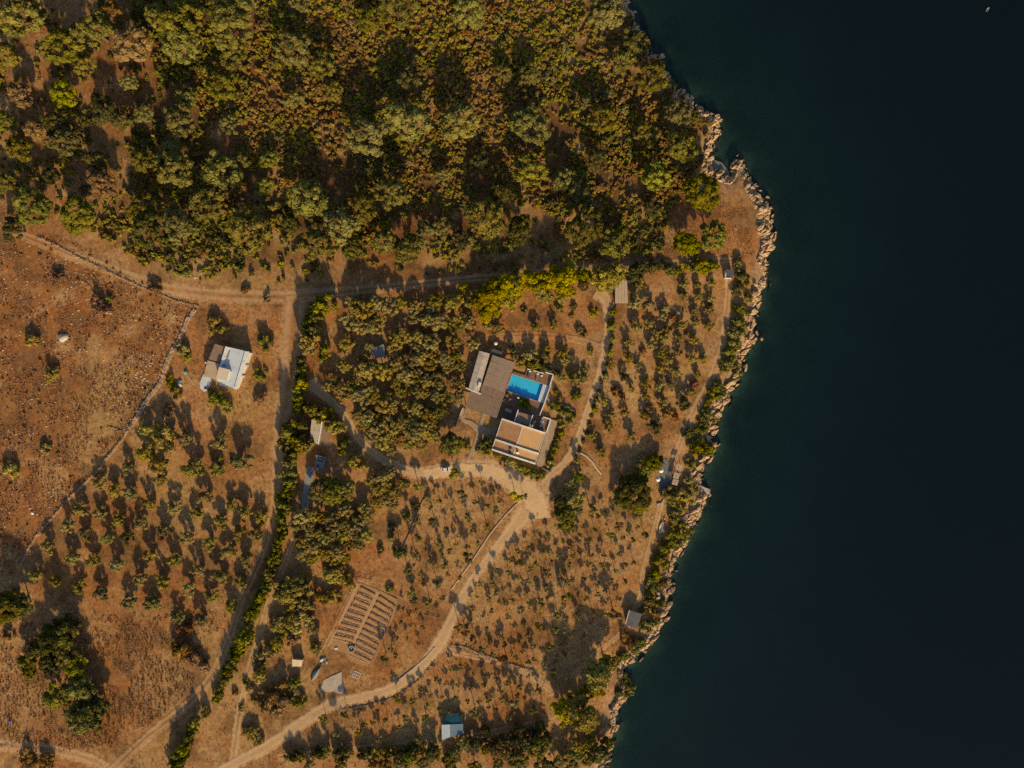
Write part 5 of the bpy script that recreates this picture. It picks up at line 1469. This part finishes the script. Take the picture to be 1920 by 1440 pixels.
r0, w0, (x, y, z) = shed('cistern', '592,853 613,858 606,880 590,878', 1.5, M['bluegrey'], 'grey-blue cistern with vent holes in the shade below the tool shed', panels=1, fall=.05, wallm=M['greyconc'], cat='cistern')
for k in range(7):
    u, v = P(597 + (k % 4) * 3.6 + (k // 4) * .6, 857.5 + (k % 4) * .9 + (k // 4) * 6, z + 1.5)
    MB().box(u - x - .16, u - x + .16, v - y - .2, v - y + .2, 1.49, 1.56).build('vent_hole', M['rubber'], r0)
u, v = P(596, 873.5, z + 1.5)
MB().cyl(u - x, v - y, 1.48, 1.62, .34, n=12).build('hatch', M['rubber'], r0)
slab('concrete_strip', '574,877 590,875 586,905 579,950 564,953 569,915', PG(577, 910)[2] - .5, PG(577, 910)[2] + .14, M['palecon'], '', '')
shed('stone_hut', '698,653 720,645 722,668 702,673', 2.4, M['bluegrey'], 'blue-grey roofed hut hidden among the grove olives', panels=2, wallm=M['concrete'])
shed('plank_carport', '1153.5,526.5 1176,526.5 1178,568.5 1153.5,568.5', 2.6, M['wood'], 'open carport with pale plank roof at the end of the garden track', panels=4, wallm=M['darkwood'], fall=.2, cat='carport')
r0, w0, _ = shed('small_hut', '1361.5,505 1377,505 1374.5,521.5 1360.5,521.5', 2.2, M['slatedark'], 'small dark hut with white edged roof at the end of north track', panels=1, fall=.1)
MB().bar((w0[3][0], w0[3][1], 2.1), (w0[2][0] - .7, w0[2][1], 2.1), .2, .2).build('roof_edge', M['paintwhite'], r0)
MB().bar((w0[3][0], w0[3][1] + .12, 2.1), (w0[3][0] + .03, w0[3][1] + 1.4, 2.1), .2, .2).build('roof_edge', M['paintwhite'], r0)
# slate hut: gable with its ridge along the slope
f = Fr('slate_hut', 1173, 1171, 2.2, -17, 'small gabled hut with grey and blue-black roof above the south shore', 'shed')
c4 = f.poly('1173,1171 1180.5,1144.5 1203.5,1151 1195,1179', 2.2)
f.part('wall', MB().prism([tuple(np.array(p) * .86 + np.mean(c4, axis=0) * .14) for p in c4], -.4, 1.9), M['concrete'])
mid0 = (np.array(c4[0]) + np.array(c4[3])) / 2; mid1 = (np.array(c4[1]) + np.array(c4[2])) / 2
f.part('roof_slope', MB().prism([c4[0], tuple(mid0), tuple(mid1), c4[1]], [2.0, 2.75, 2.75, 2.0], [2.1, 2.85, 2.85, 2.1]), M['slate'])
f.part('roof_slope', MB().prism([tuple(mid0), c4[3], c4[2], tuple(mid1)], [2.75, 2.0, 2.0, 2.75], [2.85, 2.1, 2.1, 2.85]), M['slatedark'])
f.part('roof_edge', MB().bar((c4[0][0] - .05, c4[0][1], 2.0), (c4[1][0] - .05, c4[1][1], 2.0), .14, .16), M['paintwhite'])
# blue shed with teal awning
f = Fr('blue_shed', 828.5, 1388, 2.4, 3, 'shed with pale blue and grey-blue roof sheets at the bottom path', 'shed')
c4 = f.poly('828.5,1387.5 844.5,1382 867.5,1377 868.5,1357.5 828,1359', 2.4)
f.part('wall', MB().prism([tuple(np.array(p) * .9 + np.mean(c4, axis=0) * .1) for p in c4], -.4, 2.1), M['concrete'])
f.part('roof_sheet', MB().prism(f.poly('828.5,1387.5 844,1382 843.6,1358.6 828,1359', 2.4), 2.3, 2.42), M['bluemetal'])
f.part('roof_sheet', MB().prism(f.poly('844.2,1382 867.5,1377 868.5,1357.5 843.8,1358.6', 2.4), 2.22, 2.33), M['blue2'])
f.part('awning', MB().prism(f.poly('829.5,1358.2 867.5,1357 862,1337 838,1340', 1.8), [2.2, 2.2, 1.5, 1.5], [2.25, 2.25, 1.55, 1.55]), M['teal'])
for px, py in ((839, 1341), (861, 1338)):
    u, v = f.uv(px, py, 1.5)
    f.part('post', MB().cyl(u, v, -.2, 1.52, .05, n=6), M['darkwood'])
# cream hut
shed('cream_hut', '547.5,1236.5 568,1238 565,1250 548,1250', 1.9, M['creamroof'], 'small cream roofed hut on red soil left of the vegetable garden', panels=2, fall=.15, wallm=M['terracotta'])
slab('concrete_apron', '607,1275 622,1268 640,1260 641,1276 645,1290 646,1302 635,1300 626,1296 614,1298 600,1294', PG(625, 1282)[2] - .5, PG(625, 1282)[2] + .14, M['concrete'], '', '')

# ---- seaside terrace
g0 = PG(1250, 890)[2]
slab('seaside_terrace', '1241,858 1252,862 1260,880 1258,912 1248,922 1238,918 1234,905 1238,885', g0 - 1, g0 + .18, M['greyconc'], '', '')
def sunbed_platform(px, py, label):
    x, y, z = PP(px, py, 1.9)
    z = max(z, g0 - .1)
    root = tag(empty('shade_canopy', (x, y, z), math.radians(-17)), label, 'canopy', 'straw canopies on the seaside terrace')
    n = 4
    for k in range(n):
        v0 = -.82 + 1.64 * k / n
        MB().box(-.8, .8, v0, v0 + 1.64 / n - .03, 1.9, 1.96 + .01 * (k % 2)).build('reed_panel', M['wood'], root)
    for u in (-.7, .7):
        for v in (-.7, .7):
            MB().box(u - .05, u + .05, v - .05, v + .05, -.3, 1.9).build('post', M['darkwood'], root)
    MB().box(-.06, .06, -.15, .15, 1.97, 2.03).build('peg', M['darkwood'], root)
sunbed_platform(1272.5, 875.8, 'square straw canopy on the seaside terrace, topmost of three')
sunbed_platform(1268.3, 892, 'square straw canopy on the seaside terrace, middle of three')
sunbed_platform(1266, 904, 'square straw canopy on the seaside terrace, lowest of three')
def parasol(px, py, label):
    x, y, z = PP(px, py, 2.2)
    root = tag(empty('parasol', (x, y, z)), label, 'parasol', 'white parasols on the seaside terrace')
    b = MB(); n = 8
    for k in range(n):
        a0, a1 = 6.283 * k / n, 6.283 * (k + 1) / n
        b.poly([(0, 0, 2.5), (.68 * math.cos(a0), .68 * math.sin(a0), 2.05), (.68 * math.cos(a1), .68 * math.sin(a1), 2.05)])
    b.build('canopy', M['paintwhite'], root)
    for k in range(n):
        a0 = 6.283 * k / n
        MB().tube((0, 0, 2.4), (.64 * math.cos(a0), .64 * math.sin(a0), 2.03), .012, .012, 4).build('rib', M['darkwood'], root)
    MB().cyl(0, 0, -.1, 2.48, .03, n=6).build('pole', M['darkwood'], root); MB().cyl(0, 0, 0.0, .1, .25, n=10).build('base', M['greyconc'], root)
parasol(1240, 882.5, 'white parasol on the seaside terrace beside the green tree')
parasol(1234, 899, 'white parasol at the lower left of the seaside terrace')
for k, (px, py, l) in enumerate(((1259.5, 915.5, 'left of two pale stools below the straw canopies'), (1265.5, 915, 'right of two pale stools below the straw canopies'))):
    x, y, z = PP(px, py, .45)
    root = tag(empty('stool', (x, y, z)), l, 'stool', 'stools on the seaside terrace')
    MB().cyl(0, 0, .40, .46, .3, n=10).build('seat', M['stonewhite'], root)
    for a in (0, 2.1, 4.2):
        MB().tube((.12 * math.cos(a), .12 * math.sin(a), .40), (.24 * math.cos(a), .24 * math.sin(a), -.05), .03, .03, 5).build('leg', M['darkwood'], root)

# ---- jetty
f = Fr('jetty', 1313.5, 911.5, .75, -24, 'concrete swimming jetty reaching into the water', 'jetty', z=0.0)
f.part('platform', MB().prism(f.poly('1313.5,911 1332,917.5 1330.3,927.5 1316.5,924', .75), .45, .75), M['concrete'])
f.part('step', MB().prism(f.poly('1313.8,925 1322.5,927.5 1316.8,941.5 1311.5,939', .45), -.4, .45), M['stonewhite'])
for px, py in ((1330, 918.5), (1328.6, 926), (1318, 914), (1317, 922)):
    u, v = f.uv(px, py, .4)
    f.part('pile', MB().cyl(u, v, -3.0, .45, .14, n=8), M['greyconc'])
for k in range(2):
    u, v = f.uv(1331.2, 921 + k * 2.6, .9)
    f.part('ladder_rail', MB().tube((u, v, -.6), (u, v, 1.25), .03, .03, 6), M['metalroof'])

# ---- boats
def boat(name, px, py, L, Wd, deg, m, label, z=None, up=.35, inner=None, flip=False, cat='boat', group=None):
    x, y, g = PP(px, py, up)
    if z is not None:
        g = z; x, y = P(px, py, z + up)
    root = tag(empty(name, (x, y, g), math.radians(deg)), label, cat, group)
    n = 9; V_, F_ = [], []
    for i in range(n):
        t = -1 + 2 * i / (n - 1)
        w = Wd / 2 * (1 - abs(t) ** 2.3) + .015
        k = .12 * t * t
        row = [(-w, t * L / 2, up + k), (-w * .72, t * L / 2 * .98, up * .35), (0, t * L / 2 * .95, 0.0), (w * .72, t * L / 2 * .98, up * .35), (w, t * L / 2, up + k)]
        if flip:
            row = [(a, b_, up + .16 - c) for a, b_, c in row][::-1]
        V_ += row
    for i in range(n - 1):
        for j in range(4):
            a = i * 5 + j
            F_.append([a, a + 1, a + 6, a + 5])
    me = bpy.data.meshes.new('hull'); me.from_pydata(V_, [], F_); me.update(); me.materials.append(m)
    obj('hull', me, root)
    if not flip:
        for t in (-.35, .2):
            w = Wd / 2 * (1 - abs(t) ** 2.3) * .92
            MB().box(-w, w, t * L - .12, t * L + .12, up * .62, up * .62 + .05).build('thwart', inner or M['wood'], root)
        for s_ in (-1, 1):
            b = MB()
            for i in range(n - 1):
                a, c = V_[i * 5 + (0 if s_ < 0 else 4)], V_[(i + 1) * 5 + (0 if s_ < 0 else 4)]
                b.tube((a[0], a[1], a[2]), (c[0], c[1], c[2]), .035, .035, 4)
            b.build('gunwale', m, root)
    else:
        b = MB()
        for i in range(n - 1):
            a, c = V_[i * 5 + 2], V_[(i + 1) * 5 + 2]
            b.tube(a, c, .04, .04, 4)
        b.build('keel', m, root)
    return root
boat('rowing_boat', 1239.8, 989.5, 3.3, .95, -14, M['paintwhite'], 'white rowing boat lying on the coast path', up=.45)
boat('kayak', 1246.3, 975.5, 1.7, .55, -8, M['orange'], 'small orange kayak just above the white rowing boat', up=.3, inner=M['cushion'])
boat('upturned_boat', 591, 1265.5, 4.4, 1.5, -34, M['greytarp'], 'upturned grey boat beside the concrete apron', up=.6, flip=True)
boat('motor_boat', 1851.6, 18, 1.3, .42, -36, M['paintwhite'], 'tiny white boat alone far out on the dark sea', z=-.08, up=.25, cat='boat')

# ---- small white car on the driveway
x, y, z = PG(836, 879.5)
root = tag(empty('white_car', (x, y, z + .08), math.radians(3), (.86, .86, .8)), 'small white car parked on the driveway bend', 'car')
prof = [(-1.5, .32), (-1.5, .72), (-1.32, .86), (1.25, .86), (1.48, .70), (1.5, .32)]
def lofted(profile, half, taper, name, m, parent):
    V_, F_ = [], []
    for s_ in (-1, 1):
        V_ += [(a, s_ * half * (1 - taper * max(0, (b - .6))), b) for a, b in profile]
    n = len(profile)
    F_.append(list(range(n))[::-1]); F_.append(list(range(n, 2 * n)))
    for i in range(n):
        j = (i + 1) % n
        F_.append([i, j, n + j, n + i])
    me = bpy.data.meshes.new(name); me.from_pydata(V_, [], F_); me.update(); me.materials.append(m)
    o = obj(name, me, parent)
    bv = o.modifiers.new('bevel', 'BEVEL'); bv.width = .05; bv.segments = 2
    return o
lofted(prof, .76, .05, 'body', M['paintwhite'], root)
lofted([(-1.1, .87), (-.75, 1.36), (.45, 1.36), (.85, .87)], .68, .18, 'cabin', M['glass'], root)
MB().box(-.72, .42, -.52, .52, 1.365, 1.42).build('roof_panel', M['paintwhite'], root, bevel=.03)
for a in (-.95, .98):
    for s_ in (-1, 1):
        wh = MB().tube((a, s_ * .62, .29), (a, s_ * .80, .29), .29, .29, 14).build('wheel', M['rubber'], root)
        MB().tube((a, s_ * .79, .29), (a, s_ * .815, .29), .17, .17, 10).build('rim', M['metalroof'], wh)
for s_ in (-1, 1):
    MB().box(1.44, 1.52, s_ * .56 - .13, s_ * .56 + .13, .56, .68).build('headlight', M['cushion'], root)
    MB().box(-1.53, -1.47, s_ * .58 - .1, s_ * .58 + .1, .58, .72).build('tail_light', M['orange'], root)

# ---- tarpaulin heap in the field
x, y, z = PP(117.5, 633, .6)
r = np.random.default_rng(9)
v, fc = ICO1
v = v * np.array((1.55, 1.15, 0.85)) * (1 + r.uniform(-.08, .08, (len(v), 1)))
v[:, 2] = np.maximum(v[:, 2], -.1)
v[:, 1] = np.where(v[:, 1] > 0, v[:, 1] * .8, v[:, 1])
root = tag(empty('covered_heap', (x, y, z), .5), 'heap under a cream tarpaulin standing alone in the stony field', 'heap')
obj('tarpaulin', mesh_np('tarpaulin', v, fc, M['tarp'], smooth=True), root)
MB().prism([(-1.3, .25), (.5, .55), (.2, 1.0), (-1.2, .9)], .0, .62).build('shade_block', M['greytarp'], root)  # added grey block painting the shade on the heap's upper left side
for k, (a, b_) in enumerate(((-2.1, -.1), (-1.75, -.25))):
    o = obj('weight_stone', RM[k], root, (a, b_, .1)); o.scale = (.22, .22, .22); o.data = o.data
for k, (px, py, R, l) in enumerate(((57, 953, .42, 'white stone in the stony field, upper of the white pair'), (61, 962, .62, 'white stone in the stony field, lower of the white pair'))):
    x, y, z = PG(px, py)
    me = mesh_np('white_stone', *rock_proto(620 + k, 1), M['paintwhite'])
    o = obj('white_stone', me, None, (x, y, z + .1)); o.scale = (R, R, R); tag(o, l, 'stone', 'white stones in the field')
x, y, z = PG(19, 1351)
root = tag(empty('water_drum', (x, y, z)), 'small blue plastic drum in the grass near the left edge', 'drum')
MB().cyl(0, 0, 0, .75, .32, n=14).build('barrel', M['blue'], root); MB().cyl(0, 0, .755, .83, .34, n=14).build('lid', M['blue'], root)

# ---- dry stone walls of the field
def stone_wall(text, h, w, label, seed, m=None):
    r = random.Random(seed)
    line = smooth_line(pts_of(text), 4.0)
    c = [PG(*p) for p in line]
    x0, y0, z0 = c[0]
    root = tag(empty('dry_stone_wall', (x0, y0, z0)), label, 'wall', 'dry stone walls of the field')
    core = MB(); V_, F_ = [], []
    for i, (x, y, z) in enumerate(c):
        j = min(i + 1, len(c) - 1); k = max(i - 1, 0)
        dx, dy = c[j][0] - c[k][0], c[j][1] - c[k][1]; L = math.hypot(dx, dy) or 1
        nx, ny = -dy / L, dx / L
        hh = h * r.uniform(.15, .7)
        for s_, zz in ((-.5, -.25), (-.34, hh), (.34, hh * r.uniform(.8, 1)), (.5, -.25)):
            V_.append((x - x0 + nx * w * s_, y - y0 + ny * w * s_, z - z0 + zz))
        if i:
            b = i * 4
            for t in range(3):
                F_.append([b - 4 + t, b + t, b + t + 1, b - 3 + t])
    me = bpy.data.meshes.new('core'); me.from_pydata(V_, [], F_); me.update(); me.materials.append(M['stonebrown'])
    obj('core', me, root)
    Vs, Fs = [], []; off = 0
    rr_ = np.random.default_rng(seed)
    for i, (x, y, z) in enumerate(c):
        for t in range(4):
            v, fc = rock_proto(int(rr_.integers(0, 40)) + 700)
            s_ = rr_.uniform(.1, .26)
            p = np.array((x - x0 + rr_.normal(0, w * .45), y - y0 + rr_.normal(0, w * .45), z - z0 + rr_.uniform(.0, h)))
            Vs.append(v * s_ + p); Fs.append(fc + off); off += len(v)
    kind(obj('stones', mesh_np('stones', np.concatenate(Vs), np.concatenate(Fs), m or M['stonebrown']), root), 'stuff')
stone_wall('72,445 110,462 150,484 190,503 230,522 270,540 300,552', .5, .5, 'thin tumbled stone wall along the upper side of the field', 1)
stone_wall('300,552 335,566 372,574', .5, .6, 'short broken stone wall where field meets the track', 2)
stone_wall('366,580 352,600 340,630 322,660 310,690 300,720 280,745 262,775 245,800', .9, 1.3, 'broad dark stone wall between field and white house yard', 3, M['concrete'])
stone_wall('245,800 225,830 200,860 178,888 150,915 120,945 95,975 65,1010 40,1060', .7, .7, 'long stone wall between field and west orchard', 4)
stone_wall('205,800 222,806 242,812', .4, .5, 'short stone spur at the foot of the field', 5)
stone_wall('846,1210 872,1214 898,1226 930,1236 965,1248 1000,1258', .5, .7, 'stone wall with dark weeds along the lower plot path', 6)
stone_wall('640,1330 690,1322 740,1306 790,1270 815,1240', .35, .5, 'low stone row along the outer curve of the main road', 7)

# ---- vegetable garden
f = Fr('vegetable_garden', 620, 1206, .2, -22, 'fenced vegetable garden with two columns of stone-edged beds', 'garden')
o6 = lambda t: ' '.join(f'{540 + a / 6:.2f},{1080 + b / 6:.2f}' for a, b in pts_of(t))
f.part('soil', MB().prism(f.poly(o6('790,70 1010,150 1230,260 1190,460 930,1030 700,960 640,860 470,820 500,690'), .08), -.4, .1), M['soil'])
f.part('path', MB().prism(f.poly(o6('1000,165 1030,180 760,750 715,745'), .14), -.2, .15), M['dirtpath'])
f.part('path', MB().prism(f.poly(o6('770,75 805,90 520,690 470,790 440,780 500,660'), .14), -.2, .16), M['dirtpath'])
rg = np.random.default_rng(12)
def bed(p0, p1, q0, q1):
    """a ridge of soil from p0 to p1 with a row of small pale stones from q0 to q1"""
    a, c = f.uv(*p0, .3), f.uv(*p1, .3)
    n = 9; V_, F_ = [], []
    dx, dy = c[0] - a[0], c[1] - a[1]; L = math.hypot(dx, dy); nx, ny = -dy / L, dx / L
    for i in range(n):
        t = i / (n - 1)
        for s_, zz in ((-.52, .04), (-.27, .40), (.27, .38), (.52, .04)):
            V_.append((a[0] + dx * t + nx * s_, a[1] + dy * t + ny * s_, zz + rg.uniform(-.04, .04)))
        if i:
            b = i * 4
            for k in range(3):
                F_.append([b - 4 + k, b + k, b + k + 1, b - 3 + k][::-1])
    me = bpy.data.meshes.new('bed'); me.from_pydata(V_, [], F_); me.update(); me.materials.append(M['soil'])
    o = obj('bed', me, f.root)
    a, c = f.uv(*q0, .3), f.uv(*q1, .3)
    Vs, Fs = [], []; off = 0; m_ = int(math.hypot(c[0] - a[0], c[1] - a[1]) / .42)
    for i in range(m_):
        t = (i + .5) / m_
        v, fc = rock_proto(int(rg.integers(0, 40)) + 700)
        Vs.append(v * rg.uniform(.13, .22) + np.array((a[0] + (c[0] - a[0]) * t, a[1] + (c[1] - a[1]) * t, .24))); Fs.append(fc + off); off += len(v)
    kind(obj('edging_stones', mesh_np('edging_stones', np.concatenate(Vs), np.concatenate(Fs), M['creamroof']), o), 'stuff')
def lerp(a, b, t):
    return (a[0] + (b[0] - a[0]) * t, a[1] + (b[1] - a[1]) * t)
pz = lambda a, b: (540 + a / 6, 1080 + b / 6)
for k in range(9):
    t = (k + .35) / 9
    l0, r0_ = lerp((835, 110), (505, 720), t), lerp((985, 195), (720, 760), t)
    s0, s1 = lerp((800, 155), (480, 755), t), lerp((955, 220), (690, 800), t)
    bed(pz(*l0), pz(*r0_), pz(*s0), pz(*s1))
for k in range(11):
    t = (k + .3) / 11
    l0, r0_ = lerp((1040, 215), (690, 900), t), lerp((1210, 330), (910, 1010), t)
    s0, s1 = lerp((1005, 280), (670, 940), t), lerp((1180, 365), (890, 1030), t)
    bed(pz(*l0), pz(*r0_), pz(*s0), pz(*s1))
def fence(text, label):
    pts = smooth_line(pts_of(text), 14.0)
    c = [PG(*p) for p in pts]
    x0, y0, z0 = c[0]
    root = tag(empty('garden_fence', (x0, y0, z0)), label, 'fence', 'fences of the vegetable garden')
    for x, y, z in c:
        MB().cyl(x - x0, y - y0, z - z0 - .2, z - z0 + 1.1, .05, n=6).build('post', M['wood'], root)
    for h in (.45, .95):
        b = MB()
        for p, q_ in zip(c[:-1], c[1:]):
            b.tube((p[0] - x0, p[1] - y0, p[2] - z0 + h), (q_[0] - x0, q_[1] - y0, q_[2] - z0 + h), .035, .035, 5)
        b.build('rail', M['wood'], root)
fence(o6('775,60 640,330 500,610 400,800 330,930'), 'wooden fence on the left side of the vegetable garden')
fence(o6('1200,350 1150,520 1060,720 970,950 925,1060'), 'wooden fence on the right side of the vegetable garden')
fence(o6('780,55 830,40 880,70 940,60 1000,10'), 'curved wooden fence at the top of the vegetable garden')
x, y, z = PP(*pz(712, 825), .7)
root = tag(empty('well', (x, y, z)), 'round stone well among the vegetable beds', 'well')
b = MB(); n = 16
for k in range(n):
    a = 6.283 * k / n
    MB().prism([(.72 * math.cos(a - .17), .72 * math.sin(a - .17)), (.72 * math.cos(a + .17), .72 * math.sin(a + .17)), (.95 * math.cos(a + .17), .95 * math.sin(a + .17)), (.95 * math.cos(a - .17), .95 * math.sin(a - .17))], -.2, .62 + .04 * (k % 3)).build('stone', M['concrete'], root)
MB().cyl(0, 0, -.2, .3, .7, n=16).build('shaft', M['greyconc'], root)
MB().tube((-.2, -.3, .34), (.1, .4, .36), .05, .05, 6).build('bucket_pole', M['paintwhite'], root)
x, y, z = PP(*pz(765, 1118), .5)
root = tag(empty('cold_frame', (x, y, z), math.radians(-22)), 'white slatted frame lying in the dark corner below the beds', 'frame')
for u in (-1.0, 1.0):
    MB().box(u - .05, u + .05, -.85, .85, .1, .18).build('side_rail', M['paintwhite'], root)
for k in range(5):
    u = -1.0 + .5 * k
    if 0 < k < 4:
        MB().box(u - .035, u + .035, -.8, .8, .1, .16).build('slat', M['paintwhite'], root)
for v in (-.85, 0, .85):
    MB().box(-1.0, 1.0, v - .05, v + .05, .185, .24).build('cross_rail', M['paintwhite'], root)
# junk beside the garden
rj = random.Random(3)
for k, (a, b_, w, m, l) in enumerate(((385, 945, .5, M['paintwhite'], 'white box on the junk pile beside the vegetable garden'), (420, 930, .4, M['blue2'], 'dark blue box on the junk pile beside the garden'), (395, 985, .45, M['slate'], 'dark grey box on the junk pile beside the garden'),
                                     (440, 975, .35, M['stonewhite'], 'pale box at the right of the junk pile'), (375, 1000, .4, M['rubber'], 'black box at the lower left of the junk pile'), (545, 815, .4, M['paintwhite'], 'white sack lying at the end of the lowest bed'))):
    x, y, z = PG(*pz(a, b_))
    root = tag(empty('junk_box', (x, y, z), rj.uniform(0, 3)), l, 'box', 'junk beside the garden')
    MB().box(-w, w, -w * .6, w * .6, -.05, w * .8).build('box_body', m, root, bevel=.04); MB().box(-w * 1.04, w * 1.04, -w * .64, w * .64, w * .8 + .004, w * .92).build('box_lid', m, root)
